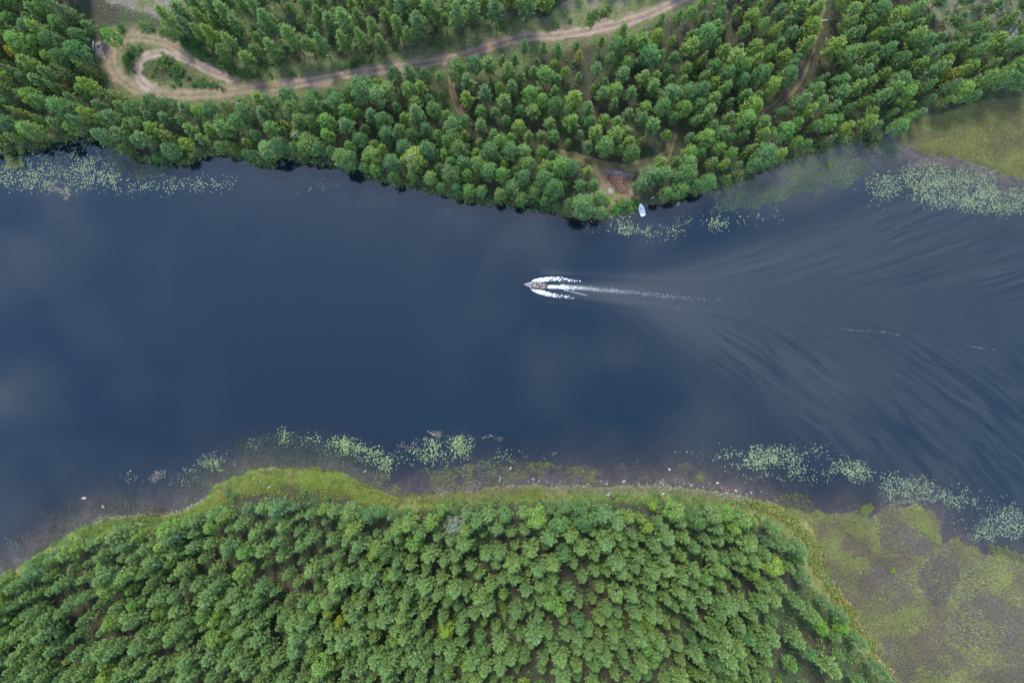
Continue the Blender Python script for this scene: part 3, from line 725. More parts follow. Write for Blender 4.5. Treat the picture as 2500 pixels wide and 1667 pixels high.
# ------------------------------------------------------------------ undergrowth, shrubs, bare trees
def scatter_xy(poly, n_, seed, dens=None, rag=0):
    g = np.random.default_rng(seed); poly = np.asarray(poly); lo, hi = poly.min(0), poly.max(0); c = g.uniform(lo, hi, (n_, 2))
    wp = rag * np.stack([fbm(c[:, 0], c[:, 1], 24, 3, 141) - .5, fbm(c[:, 0], c[:, 1], 24, 3, 142) - .5], 1) * 2
    k = inside(c[:, 0] + wp[:, 0], c[:, 1] + wp[:, 1], poly)
    if dens is not None: k &= g.random(n_) < dens(c[:, 0], c[:, 1])
    return c[k]
def on_ground(pp, z=.8):
    xy = PA(pp, z); return np.column_stack([xy, terrain(xy[:, 0], xy[:, 1])])
def bush_mass(name, pp, label, hmin, hmax, seed, cols):
    g = np.random.default_rng(seed); V = []; CC = []; pos = on_ground(pp)
    for p in pos:
        h = g.uniform(hmin, hmax); v, q, c = shrub_cloud(g, h, h * g.uniform(.6, .95), 34, .34)
        V.append(v + p); CC.append(c * np.array(cols[int(g.integers(len(cols)))]))
    V = np.concatenate(V)
    return link(name, raw_mesh(name, V, np.arange(len(V)).reshape(-1, 4), col=np.concatenate(CC), mats=[M_UNDER]), label=label, cat='undergrowth', kind='stuff')
M_UNDER = attr_mat('undergrowth_leaves', .8)
def notroad(px, py): return 1.0 * ~blocked(px, py)
UG = [(.05, .10, .035), (.06, .115, .04), (.075, .13, .035), (.09, .12, .035)]
bush_mass('undergrowth', scatter_xy(N_POLY, 2600, 31, lambda a, b: notroad(a, b) * (.35 + .65 * (fbm(a, b, 60, 2, 3) > .45))), 'low bushes under the trees on the road bank', .5, 1.7, 32, UG)
bush_mass('undergrowth', scatter_xy(S_POLY, 4200, 33, lambda a, b: .3 + .7 * (fbm(a, b, 70, 2, 4) > .5)), 'low bushes under the trees of the roadless forest', .4, 1.3, 34, UG)
strip = np.array([(330, 1282), (480, 1250), (560, 1225), (640, 1205), (780, 1208), (900, 1225), (1050, 1226), (1200, 1216), (1400, 1214), (1600, 1214), (1780, 1224), (1880, 1262), (1930, 1330), (1985, 1420), (2040, 1500), (2110, 1600), (2150, 1670), (2110, 1670), (2000, 1510), (1900, 1360), (1840, 1290), (1700, 1262), (1400, 1262), (1100, 1260), (900, 1252), (640, 1240), (480, 1275), (360, 1300)], float)
bush_mass('undergrowth', scatter_xy(strip, 3200, 35, None, 20), 'bright leafy scrub along the shore edge of the roadless forest', .35, 1.0, 36, [(.07, .135, .032), (.06, .12, .034), (.09, .14, .032), (.10, .13, .036), (.05, .10, .034)])

edge_line = smooth_line([(1840, 1232), (1900, 1248), (1960, 1290), (1992, 1345), (2015, 1405), (2078, 1490), (2120, 1562), (2180, 1660)], 10); ge = np.random.default_rng(39)
ei = ge.integers(0, len(edge_line) - 1, 700); ep = edge_line[ei] + ge.normal(size=(700, 2)) * [9, 6] - [6, 0]
bush_mass('marsh_scrub', ep, 'yellow-green and orange scrub along the edge of the sedge marsh', .3, .9, 40, [(.10, .14, .03), (.13, .145, .035), (.08, .13, .03), (.17, .13, .045)])
gs = np.random.default_rng(37); bi = gs.integers(0, len(NS) - 1, 900); bp = NS[bi] + (NS[bi + 1] - NS[bi]) * gs.random((900, 1)) + gs.normal(size=(900, 2)) * [2, 4]
bp = bp[(bp[:, 0] < 1380) | ((bp[:, 0] > 1640) & (bp[:, 0] < 2150))]
bush_mass('shore_bushes', bp, 'bushes overhanging the waterline of the road bank', .6, 1.6, 38, [(.075, .13, .04), (.09, .14, .045), (.055, .10, .035), (.12, .14, .04)])
shrub_var = []
for i in range(5):
    g = np.random.default_rng(500 + i); v, q, c = shrub_cloud(g, 1.7, 1.25, 420, .21); mb = MB()
    for k in range(5):
        a = k * 1.26; mb.tube([(0, 0, -.1), (math.cos(a) * .25, math.sin(a) * .25, .6), (math.cos(a) * .55, math.sin(a) * .55, 1.1)], [.03, .022, .01], 4)
    shrub_var.append((mb.mesh('shrub_stems', M_ABARK), raw_mesh('shrub_foliage', v, q, col=c, mats=[M_SHRUB])))
def shrub(px, py, size, label, group=None, tint=None):
    sm, fm = shrub_var[int(rng.integers(5))]; p = G(px, py); o = empty('shrub', p, rng.uniform(0, 6.28), label, 'shrub', group); o.scale = (size, size, size * rng.uniform(.8, 1.1))
    link('stems', sm, o); f = link('foliage', fm, o)
    if tint: f.color = (*tint, 1)
for px, py, s in ((330, 120, .9), (342, 118, .8), (338, 132, .9), (322, 134, .95), (318, 148, 1.0), (326, 156, .8), (320, 166, .75), (330, 176, .55), (312, 156, .7)):
    shrub(px, py, s, 'green shrub in the small island between the two loops of the turning place', 'shrubs in the small loop island')
for px, py, s in ((400, 145, 1.1), (412, 150, 1.2), (394, 158, 1.0), (410, 164, 1.2), (424, 158, 1.1), (436, 164, 1.0), (448, 172, .9), (424, 176, 1.1), (440, 184, .9), (430, 192, .8), (442, 206, .8), (476, 206, .9), (490, 200, .9), (502, 206, 1.0), (516, 210, .9), (530, 214, .8), (545, 217, .6), (463, 190, .7), (380, 172, .6), (372, 186, .5), (425, 210, .6)):
    shrub(px, py, s, 'green shrub in the large teardrop island of the turning loop', 'shrubs in the large loop island')
for px, py, s in ((420, 82, 1.3), (436, 92, 1.3), (452, 104, 1.4), (466, 116, 1.2), (480, 124, 1.2), (494, 136, 1.2), (508, 144, 1.2), (522, 152, 1.1), (536, 160, 1.1), (550, 168, 1.2), (566, 174, 1.2), (582, 180, 1.1), (598, 184, 1.1), (614, 186, 1.0), (630, 182, .9), (300, 74, 1.2), (352, 66, 1.2), (376, 72, 1.1), (398, 78, 1.0), (460, 98, 1.3), (474, 108, 1.2), (500, 128, 1.1)):
    shrub(px, py, s, 'shrub in the leafy row along the outer side of the turning loop', 'shrubs lining the turning loop')
for px, py, s in ((828, 170, .8), (842, 166, .9), (858, 162, .9), (872, 158, .8), (888, 152, .7), (905, 150, .7), (1228, 66, 1.2), (1440, 44, 1.1), (1456, 38, 1.1), (1470, 34, 1.1), (1484, 28, 1.1), (1442, 60, .8), (1362, 62, .9), (712, 182, .8), (660, 184, .7), (1390, 52, .7), (1078, 118, .6)):
    shrub(px, py, s, 'lone shrub on the open verge along the landward side of the dirt road', 'shrubs on the open road verge')
for px, py, s in ((1480, 490, 1.1), (1462, 500, 1.0), (1510, 498, 1.2), (1530, 500, 1.3), (1545, 492, 1.1), (1498, 516, 1.1), (1478, 522, 1.0), (1450, 520, 1.0), (1515, 518, 1.1), (1535, 514, 1.0), (1552, 506, .8), (1430, 524, .9)):
    shrub(px, py, s, 'bushy green shrub on the bank between brush heap and moored boat', 'shrubs on the bank by the moored boat', (1.1, 1.25, 1))
shrub(2177, 1392, .75, 'single vivid green bush standing in the sedge marsh', None, (1.5, 1.5, .6))
shrub(2021, 407, .6, 'single yellow-green tuft bush in the reedy shallows', None, (2.0, 1.5, .5))
for px, py in ((575, 1212), (560, 1200), (745, 1202), (800, 1220)): shrub(px, py, .8, 'grey-green low shrub on the grassy point of the lily shore', 'shrubs on the grassy point', (1.1, 1.15, 1.3))

def bare_tree(px, py, h, label, n_=16):
    g = np.random.default_rng(int(px)); x, y = P(px, py, h + .5); o = empty('dead_tree', (x, y, tz(x, y) - .05), 0, label, 'dead tree')
    link('trunk', trunk_mesh('dead_trunk', h, .13, M_DEAD, g, 0, .3, .5), o); mb = MB()
    for i in range(n_):
        t = g.uniform(.4, .97); a = g.uniform(0, 6.28); ll = (1.15 - t) * h * .24 + .4; p = Vector((0, 0, h * t)); e = p + Vector((math.cos(a) * ll, math.sin(a) * ll, ll * .5))
        mid = p.lerp(e, .55) + Vector((g.normal() * .12, g.normal() * .12, .1)); mb.tube([p, mid, e], [.05, .035, .012], 4)
        for k in range(3):
            f = mid + Vector((g.normal() * .5, g.normal() * .5, g.uniform(.1, .6))); mb.tube([mid, f], [.025, .008], 3)
    link('branches', mb.mesh('bare_branches', M_DEAD), o)
for px, py, h, lab in ((716, 321, 11, 'bare grey snag above the riverside spruces'), (1003, 384, 12.5, 'bare forked branches poking through the thin yellowish crown'), (1088, 408, 10, 'bare pale branches in a gap of the riverside wood'),
                       (1760, 1284, 7, 'small bare grey snag behind the grassy shore strip'), (2485, 75, 13, 'tall bare trunk on the rocky open ground'), (1535, 1300, 9, 'bare grey top among the pines of the roadless forest')):
    bare_tree(px, py, h, lab)
# ------------------------------------------------------------------ sedge, reeds and grass
def blades(name, poly, n_, seed, label, cols, hmin=.4, hmax=.9, lean=.6, az=(0, 6.28), wd=.06, dens=None, water=True, cat='reeds', spread=.5):
    g = np.random.default_rng(seed); pp = scatter_xy(np.asarray(poly, float), n_, seed, dens, 14); xy = PA(pp, 0); k = len(xy)
    z = np.zeros(k) - .03 if water else terrain(xy[:, 0], xy[:, 1]) - .03
    if water: z = np.maximum(z, terrain(xy[:, 0], xy[:, 1]) - .03)
    field = az[0] + (az[1] - az[0]) * fbm(xy[:, 0], xy[:, 1], 7, 2, seed) + g.normal(size=k) * spread
    h = g.uniform(hmin, hmax, k); ln = h * lean * g.uniform(.5, 1.4, k)
    d = np.stack([np.cos(field), np.sin(field)], 1); s = np.stack([-d[:, 1], d[:, 0]], 1) * (wd * g.uniform(.6, 1.3, k))[:, None]
    b0 = np.column_stack([xy - s * .5, z]); b1 = np.column_stack([xy + s * .5, z])
    m0 = np.column_stack([xy + d * ln[:, None] * .45 - s * .4, z + h * .75]); m1 = np.column_stack([xy + d * ln[:, None] * .45 + s * .4, z + h * .75])
    t = np.column_stack([xy + d * ln[:, None], z + h * .85])
    V = np.stack([b0, b1, m1, m0, t], 1).reshape(-1, 3); i = np.arange(k) * 5
    q = np.stack([i, i + 1, i + 2, i + 3], 1); tr_ = np.stack([i + 3, i + 2, i + 4], 1)
    cols = np.array(cols); w = np.clip((fbm(xy[:, 0], xy[:, 1], 5, 2, seed + 5) - .3) / .4, 0, .999) * len(cols); ci = np.clip((w + g.normal(size=k) * .5), 0, len(cols) - 1).astype(int)
    cc = cols[ci] * (1 + g.normal(size=(k, 1)) * .18)
    return link(name, raw_mesh(name, V, q, tr_, col=np.repeat(np.clip(cc, .01, 1), 5, 0), mats=[M_BLADE]), label=label, cat=cat, kind='stuff')
DKG = [(.05, .095, .040), (.06, .105, .05), (.08, .115, .055)]
OLV = [(.10, .125, .035), (.13, .145, .04), (.085, .115, .05)]
def nz(sc, lo, hi, seed): return lambda a, b: sstep(fbm(a, b, sc, 3, seed), lo, hi)
blades('reed_bed', [(0, 1345), (110, 1262), (200, 1222), (260, 1222), (300, 1195), (430, 1165), (500, 1130), (590, 1078), (660, 1055), (770, 1062), (860, 1100), (940, 1150), (880, 1182), (830, 1156), (690, 1146), (600, 1160), (530, 1190), (470, 1236), (320, 1262), (190, 1292), (60, 1372), (0, 1418)], 46000, 201,
       'dark green drowned reeds in the shallows below the grassy point', DKG, .2, .55, 1.1, (.2, 1.2), .085, nz(70, .30, .55, 7))
blades('reed_bed', [(860, 1135), (960, 1152), (1100, 1140), (1200, 1128), (1300, 1130), (1450, 1140), (1600, 1120), (1730, 1138), (1740, 1175), (1560, 1172), (1300, 1172), (1100, 1196), (960, 1208), (900, 1184)], 19000, 202,
       'olive sedge bending in the shallows before the shore stones', [(.10, .12, .05), (.125, .145, .055), (.145, .155, .05)], .3, .7, 1.3, (2.2, 3.6), .06, nz(45, .40, .68, 8), spread=.3)
blades('reed_bed', [(1700, 470), (1800, 436), (1880, 405), (1960, 366), (2060, 345), (2190, 345), (2205, 388), (2160, 425), (2090, 432), (2050, 470), (1960, 470), (1880, 500), (1760, 520), (1700, 515)], 24000, 203,
       'grey-green reeds filling the shallow bay beside the mossy marsh', [(.055, .088, .042), (.075, .105, .05), (.10, .125, .055)], .3, .8, .9, (.3, 1.3), .065, nz(70, .34, .62, 9), spread=.4)
SEM_PX = np.array([(1835, 1222), (1900, 1236), (1960, 1250), (2030, 1250), (2060, 1248), (2080, 1258), (2125, 1262), (2160, 1236), (2200, 1240), (2240, 1232), (2290, 1262), (2300, 1330), (2330, 1310), (2400, 1352), (2500, 1372), (2520, 1390), (2520, 1690), (2195, 1690), (2126, 1562), (2083, 1488), (2020, 1403), (1998, 1329), (1966, 1276)], float)
POOL_PX = np.array([(2235, 1385), (2280, 1350), (2296, 1300), (2300, 1262), (2332, 1290), (2338, 1335), (2352, 1390), (2345, 1425), (2310, 1455), (2290, 1490), (2310, 1530), (2390, 1592), (2370, 1600), (2290, 1545), (2265, 1480), (2235, 1420)])
def marsh_d(a, b):
    f = fbm(a, b, 95, 3, 10); d = .42 + .58 * sstep(f, .32, .58)
    wj = (fbm(a, b, 36, 3, 162) - .5) * 36; d = d * (1 - .72 * sstep(np.where(inside(a + wj, b + wj, POOL_PX), seg_dist(a + wj, b + wj, POOL_PX, True), 0), 0, 10)); d = d * (1 - .75 * inside(a, b, [(2140, 1290), (2230, 1280), (2290, 1330), (2250, 1360), (2150, 1345)])); d = d * (1 - .6 * inside(a, b, [(2110, 1340), (2150, 1370), (2220, 1440), (2200, 1490), (2150, 1450)]))
    d = d * (.45 + .55 * (1 - inside(a, b, [(2400, 1440), (2300, 1500), (2330, 1560), (2450, 1600), (2520, 1500)])))
    return d
blades('sedge_bed', SEM_PX, 150000, 204, 'olive-brown sedge covering the flooded marsh beside the roadless forest', [(.115, .10, .05), (.13, .122, .05), (.145, .15, .05), (.13, .155, .042), (.155, .165, .048)], .2, .5, 1.2, (-.3, 1.4), .085, marsh_d, spread=.45)
for i, (poly, k) in enumerate((([(1880, 1225), (1905, 1195), (1945, 1200), (1990, 1235), (2000, 1262), (1950, 1262)], 1500), ([(2045, 1262), (2085, 1245), (2125, 1265), (2132, 1300), (2080, 1310), (2040, 1290)], 1900), ([(2100, 1236), (2120, 1228), (2130, 1246), (2112, 1262), (2098, 1252)], 1100),
                               ([(2195, 1240), (2250, 1245), (2290, 1270), (2300, 1325), (2270, 1330), (2240, 1280)], 2200), ([(2330, 1315), (2380, 1335), (2400, 1350), (2360, 1385), (2345, 1370)], 1300), ([(2410, 1330), (2500, 1350), (2520, 1380), (2420, 1370)], 1500))):
    blades('sedge_tussock', poly, k, 220 + i, ['mossy yellow-green sedge tongue reaching into lily water from the marsh', 'bright green sedge tongue in the middle of the marsh edge', 'small round sedge tussock standing off the marsh edge', 'long sedge hummock between lily bay and brown pool', 'knobbly sedge hummock beside the brown pool', 'dark green sedge rim along the widest lily field'][i],
           [(.125, .14, .042), (.145, .15, .046), (.10, .13, .038)], .3, .6, .8, (.2, 1.2), .09, None)
blades('shore_grass', [(470, 1250), (505, 1218), (530, 1190), (600, 1158), (690, 1143), (760, 1138), (830, 1150), (885, 1180), (940, 1208), (1060, 1206), (1220, 1192), (1330, 1190), (1330, 1215), (1100, 1228), (900, 1228), (760, 1210), (640, 1205), (560, 1225), (480, 1262)], 30000, 205,
       'yellow-green grass on the low point by the lily pads', [(.155, .195, .024), (.185, .205, .028), (.135, .15, .028), (.15, .14, .04)], .3, .7, 1.0, (.2, 1.6), .09, None, False, 'grass')
blades('shore_grass', [(190, 1296), (255, 1268), (330, 1262), (410, 1258), (470, 1240), (480, 1262), (400, 1285), (280, 1292), (200, 1312)], 8000, 206, 'bright green grass on the narrow bank left of the grassy point', [(.08, .13, .028), (.10, .145, .03)], .3, .6, .8, (.2, 1.6), .09, None, False, 'grass')
blades('shore_grass', [(1300, 1192), (1600, 1188), (1800, 1214), (1890, 1236), (1960, 1275), (1998, 1330), (2020, 1400), (2085, 1488), (2130, 1562), (2190, 1668), (2150, 1668), (2080, 1550), (1985, 1410), (1940, 1320), (1860, 1258), (1760, 1232), (1500, 1222), (1300, 1218)], 30000, 207,
       'olive and straw-coloured grass between shore stones and pines', [(.085, .105, .030), (.10, .11, .034), (.08, .125, .028), (.115, .115, .038)], .25, .6, 1.0, (1.0, 3.0), .08, None, False, 'grass')
blades('marsh_grass', [(2195, 330), (2240, 295), (2320, 275), (2400, 250), (2540, 235), (2540, 455), (2500, 438), (2402, 412), (2338, 388), (2264, 376), (2211, 354)], 60000, 208,
       'olive moss and grass covering the marsh beside the reedy bay', [(.115, .11, .036), (.125, .13, .038), (.135, .148, .038), (.10, .09, .04)], .15, .4, .8, (0, 3), .09, None, False, 'grass')
blades('reed_bed', [(255, 362), (300, 388), (365, 408), (440, 408), (415, 428), (350, 440), (290, 430), (262, 400)], 6000, 209, 'dim reeds in the notch of the lily-covered bay', [(.06, .075, .04), (.08, .095, .05)], .2, .5, 1.0, (.5, 2), .06, None)
blades('reed_bed', [(18, 382), (55, 378), (62, 400), (40, 412), (15, 408)], 1100, 210, 'pale grass tuft in the water at the lily-covered bay', [(.12, .15, .06), (.10, .14, .05)], .4, .8, 1.2, (3.6, 5), .06, None)
blades('loop_grass', [(300, 70), (420, 90), (500, 140), (620, 185), (700, 200), (700, 235), (560, 250), (400, 250), (300, 225), (255, 170), (250, 110)], 14000, 212, 'dry grass and herbs around the turning loop', [(.085, .11, .034), (.11, .115, .04), (.07, .105, .03), (.13, .115, .06)], .15, .4, 1.0, (0, 6), .10, lambda a, b: sstep(np.minimum(np.minimum(seg_dist(a, b, LOOP), seg_dist(a, b, INNER)), seg_dist(a, b, MAIN)), 12, 19), False, 'grass')
blades('verge_grass', [(610, 210), (640, 165), (760, 145), (940, 136), (1060, 114), (1180, 80), (1330, 45), (1640, -20), (1640, 0), (1488, 50), (1275, 80), (1127, 124), (957, 154), (744, 188)], 16000, 211,
       'dry grass and herbs on the verge of the dirt road', [(.10, .12, .04), (.14, .13, .045), (.18, .145, .10), (.12, .125, .035)], .15, .45, 1.0, (0, 6), .10, nz(60, .3, .6, 12), False, 'grass')

# floating weed: flat tan strands on the water
def weed(poly, n_, seed, label, cols, az, ln=(.4, 1.2)):
    g = np.random.default_rng(seed); pp = scatter_xy(np.asarray(poly, float), n_ // 2, seed, nz(16, .46, .70, seed), 10); xy = PA(pp, 0); k = len(xy)
    a = az + g.normal(size=k) * .4; d = np.stack([np.cos(a), np.sin(a)], 1) * g.uniform(*ln, k)[:, None] * .5; s = np.stack([-d[:, 1], d[:, 0]], 1); s = s / np.linalg.norm(s, axis=1)[:, None] * g.uniform(.02, .05, k)[:, None]
    z = np.full(k, .015) + g.uniform(0, .03, k)
    V = np.stack([np.column_stack([xy - d, z]), np.column_stack([xy + s, z]), np.column_stack([xy + d, z]), np.column_stack([xy - s, z])], 1).reshape(-1, 3)
    c = .6 * np.array(cols)[g.integers(0, len(cols), k)] * (1 + g.normal(size=(k, 1)) * .2)
    link('floating_weed', raw_mesh('floating_weed', V, np.arange(k * 4).reshape(-1, 4), col=np.repeat(np.clip(c, .02, 1), 4, 0), mats=[M_PAD]), label=label, cat='water weed', kind='stuff')
weed([(95, 440), (135, 445), (180, 465), (170, 490), (120, 480), (100, 462)], 1500, 301, 'tan floating weed at the outer edge of the lily-covered bay', [(.20, .19, .11), (.24, .20, .14)], .5)
weed([(960, 1082), (985, 1070), (1010, 1062), (1060, 1060), (1110, 1066), (1180, 1070), (1175, 1095), (1100, 1085), (1060, 1085), (1000, 1095), (965, 1115)], 2400, 302, 'brown floating weed in front of the lily pads off the grassy point', [(.22, .16, .12), (.19, .14, .10)], 2.0, (.3, .8))
weed([(1010, 1056), (1060, 1050), (1150, 1052), (1235, 1066), (1225, 1078), (1130, 1070), (1060, 1066)], 700, 303, 'thin pale weed strands drawn out by the current', [(.24, .20, .14), (.20, .18, .13)], -.22, (.8, 2.2))
weed([(362, 1170), (380, 1150), (404, 1148), (402, 1170), (372, 1182)], 500, 304, 'tan weed raft off the dark reeds', [(.30, .24, .16), (.26, .20, .14)], .5, (.3, .7))
weed([(2090, 498), (2130, 496), (2160, 502), (2150, 512), (2100, 512)], 350, 305, 'straw-coloured weed raft below the reedy bay', [(.30, .24, .13), (.26, .22, .15)], .1, (.3, .7))

# lily pads
def lilies(label, spots, seed, cols, rmin=.07, rmax=.155, clear=None):
    """spots: (centre px, half-axes px, number, noise threshold)"""
    g = np.random.default_rng(seed); ctr = []
    for (cx, cy, ax, ay, k, th) in spots:
        r = np.sqrt(g.random(k)) ** .9; a = g.uniform(0, 6.283, k)
        p = np.stack([cx + ax * r * np.cos(a), cy + ay * r * np.sin(a)], 1)
        r0 = np.hypot((p[:, 0] - cx) / ax, (p[:, 1] - cy) / ay); p = p + g.normal(size=p.shape) * 7
        f = .55 * fbm(p[:, 0], p[:, 1], 9, 3, seed) + .45 * fbm(p[:, 0], p[:, 1], 34, 2, seed + 3); ctr.append(p[(f > th - .01 + .07 * r0 ** 2 + g.normal(size=k) * .06) & (g.random(k) < .62)])
    pp = np.concatenate(ctr); xy = PA(pp, 0); keepm = sdist(xy[:, 0], xy[:, 1]) > .3; xy = xy[keepm]; k = len(xy)
    rad = g.uniform(rmin, rmax, k); rot = g.uniform(0, 6.283, k); m = 8
    ang = rot[:, None] + np.linspace(.25, 6.03, m)[None]
    z = g.uniform(.012, .05, (k, 1)) + g.normal(size=(k, m)) * .012
    ring = np.stack([xy[:, :1] + np.cos(ang) * rad[:, None] * g.uniform(.88, 1.06, (k, m)), xy[:, 1:] + np.sin(ang) * rad[:, None] * .92, np.maximum(z, .006)], -1)
    cen = np.concatenate([xy + .15 * rad[:, None] * np.stack([np.cos(rot), np.sin(rot)], 1), np.full((k, 1), .012)], 1)[:, None]
    V = np.concatenate([cen, ring], 1).reshape(-1, 3); b = (np.arange(k) * (m + 1))[:, None]
    T = np.stack([b + 0 * np.arange(m - 1)[None], b + 1 + np.arange(m - 1)[None], b + 2 + np.arange(m - 1)[None]], -1).reshape(-1, 3)
    c = .54 * np.array(cols)[g.integers(0, len(cols), k)] * (1 + g.normal(size=(k, 1)) * .18)
    link('lily_pads', raw_mesh('lily_pads', V, None, T, col=np.repeat(np.clip(c, .02, 1), m + 1, 0), mats=[M_PAD]), label=label, cat='lily pads', kind='stuff')
LG = [(.22, .30, .13), (.27, .35, .13), (.30, .38, .14), (.20, .27, .15)]
lilies('pale green lily pads scattered over the bay below the turning loop', [(40, 428, 60, 26, 700, .42), (150, 400, 90, 22, 700, .42), (190, 440, 130, 26, 1300, .44), (235, 415, 45, 40, 520, .46), (330, 440, 110, 14, 380, .5), (400, 452, 170, 16, 800, .46), (520, 446, 50, 18, 220, .48), (180, 368, 60, 14, 240, .42), (60, 460, 70, 10, 90, .5)], 401, LG)
lilies('few small lily pads off the shore stones of the riverside wood', [(790, 452, 110, 12, 260, .50), (740, 425, 60, 20, 60, .5)], 402, [(.12, .17, .10), (.17, .22, .11)], .07, .13)
lilies('lily pads drifting off the moored white boat', [(1430, 556, 70, 10, 180, .5), (1530, 558, 26, 15, 330, .40), (1610, 565, 60, 16, 360, .46), (1665, 540, 22, 20, 80, .46), (1750, 545, 28, 20, 260, .42), (1840, 535, 60, 14, 120, .52), (1890, 520, 20, 20, 50, .5)], 403, LG)
lilies('broad grey-green lily field beside the mossy marsh', [(2150, 455, 55, 30, 1100, .42), (2260, 430, 60, 34, 1700, .36), (2330, 470, 110, 38, 3600, .36), (2440, 490, 90, 30, 2400, .36), (2380, 430, 50, 22, 700, .44), (2140, 415, 40, 16, 150, .5)], 404, [(.15, .19, .11), (.19, .24, .12), (.23, .29, .12), (.12, .15, .10)], .09, .17)
lilies('bright lily pads off the grassy point', [(694, 1066, 11, 18, 150, .28), (770, 1070, 12, 14, 60, .4), (740, 1068, 18, 12, 60, .45), (830, 1080, 26, 13, 330, .34), (860, 1092, 30, 14, 330, .38), (900, 1108, 34, 16, 420, .38), (935, 1128, 28, 18, 330, .40), (945, 1142, 16, 14, 90, .4), (840, 1105, 70, 26, 190, .5), (1040, 1098, 34, 22, 330, .40), (1060, 1085, 20, 18, 190, .32), (1125, 1090, 28, 22, 420, .34), (1115, 1075, 14, 10, 100, .3), (1090, 1118, 70, 18, 220, .46), (1000, 1118, 60, 18, 120, .5), (1225, 1112, 22, 16, 70, .44), (1340, 1112, 90, 12, 40, .5)], 405, [(.30, .42, .11), (.26, .36, .12), (.36, .45, .12), (.22, .32, .13)])
lilies('pale lily pads at the outer rim of the dark reeds', [(516, 1128, 26, 13, 420, .30), (545, 1132, 24, 16, 90, .44), (468, 1152, 12, 10, 60, .36), (447, 1166, 10, 10, 24, .4), (318, 1165, 22, 16, 46, .44), (620, 1085, 14, 12, 40, .42), (450, 1185, 50, 20, 40, .5), (15, 1325, 30, 24, 26, .5)], 406, LG)
lilies('light green lily pads in the long belt towards the sedge marsh', [(1790, 1120, 44, 20, 420, .42), (1860, 1118, 40, 26, 900, .36), (1920, 1112, 40, 24, 500, .42), (1980, 1104, 50, 16, 260, .46), (1700, 1100, 60, 12, 60, .5), (2060, 1140, 44, 18, 380, .42), (2100, 1152, 36, 20, 420, .40), (1890, 1150, 90, 26, 420, .48), (2000, 1150, 90, 26, 420, .48)], 407, [(.26, .34, .14), (.22, .29, .15), (.32, .41, .15)], .08, .15)
lilies('grey-green lily pads around the mouth of the brown marsh pool', [(2190, 1180, 44, 26, 520, .42), (2240, 1200, 50, 34, 800, .42), (2300, 1200, 50, 26, 600, .42), (2350, 1215, 50, 26, 520, .44), (2180, 1215, 40, 14, 260, .42), (2440, 1290, 60, 34, 900, .38), (2480, 1270, 40, 40, 700, .36), (2410, 1310, 50, 20, 420, .42), (2430, 1235, 60, 24, 180, .5), (2330, 1250, 40, 20, 60, .5), (2360, 1290, 40, 30, 60, .52)], 408, [(.22, .28, .15), (.26, .33, .15), (.18, .23, .14)])

# ------------------------------------------------------------------ stones
def rock_mesh(i, mat):
    g = np.random.default_rng(700 + i); t = (1 + 5 ** .5) / 2
    v = unit(np.array([(-1, t, 0), (1, t, 0), (-1, -t, 0), (1, -t, 0), (0, -1, t), (0, 1, t), (0, -1, -t), (0, 1, -t), (t, 0, -1), (t, 0, 1), (-t, 0, -1), (-t, 0, 1)], float))
    f = [(0, 11, 5), (0, 5, 1), (0, 1, 7), (0, 7, 10), (0, 10, 11), (1, 5, 9), (5, 11, 4), (11, 10, 2), (10, 7, 6), (7, 1, 8), (3, 9, 4), (3, 4, 2), (3, 2, 6), (3, 6, 8), (3, 8, 9), (4, 9, 5), (2, 4, 11), (6, 2, 10), (8, 6, 7), (9, 8, 1)]
    for _ in range(2):
        vl = [tuple(p) for p in v]; mid = {}; nf = []
        def mp(a, b):
            k = (min(a, b), max(a, b))
            if k not in mid: q = np.array(vl[a]) + np.array(vl[b]); vl.append(tuple(q / np.linalg.norm(q))); mid[k] = len(vl) - 1
            return mid[k]
        for a, b, c in f:
            x, y, z = mp(a, b), mp(b, c), mp(c, a); nf += [(a, x, z), (b, y, x), (c, z, y), (x, y, z)]
        v, f = np.array(vl), nf
    for k in range(9):
        d = unit(g.normal(size=3)); c = g.uniform(.55, .9); s = np.maximum(v @ d - c, 0); v = v - s[:, None] * d * .9
    v *= np.array([1, g.uniform(.7, .95), g.uniform(.5, .7)])
    v *= 1 + g.normal(size=(len(v), 1)) * .02
    return raw_mesh('boulder', v, None, f, mats=[mat])
ROCKS = {k: [rock_mesh(i + 10 * j, m_) for i in range(4)] for j, (k, m_) in enumerate((('g', M_ROCK), ('p', M_ROCKP), ('d', M_ROCKD)))}
def boulder(px, py, size, kind, label, group=None):
    g = G(px, py); me = ROCKS[kind][int(rng.integers(4))]
    z = g.z - size * .12
    o = link('boulder', me, loc=(g.x, g.y, z), label=label, cat='boulder', group=group); o.scale = (size * .5,) * 3; o.rotation_euler = (rng.normal() * .15, rng.normal() * .15, rng.uniform(0, 6.28)); return o
boulder(205, 1216, 1.5, 'p', 'pale boulder standing alone in open water beyond the dark reeds')
boulder(252, 1237, 1.2, 'g', 'dull brown boulder half sunk beside the pale lone boulder')
boulder(891, 1151, 1.0, 'p', 'pinkish boulder in the sedge below the lily pads')
boulder(1246, 1144, 1.1, 'p', 'pale pink boulder alone in the olive sedge shallows')
boulder(1634, 1146, 1.0, 'p', 'pale angular boulder in the water off the shore stones')
boulder(1655, 497, 1.4, 'p', 'cream and rust boulder in the water beside the moored boat bank')
boulder(1483, 1209, 1.9, 'd', 'large dark boulder in the grass behind the shore stones')
boulder(1522, 1177, 1.5, 'g', 'largest grey boulder of the stony shore')
boulder(1752, 1179, 1.1, 'p', 'white-topped boulder on a grass tuft at the stony shore')
boulder(1797, 1198, 1.0, 'p', 'rounded pink boulder at the end of the stony shore')
boulder(1090, 56, 2.2, 'd', 'dark rock slab under the trees above the dirt road')
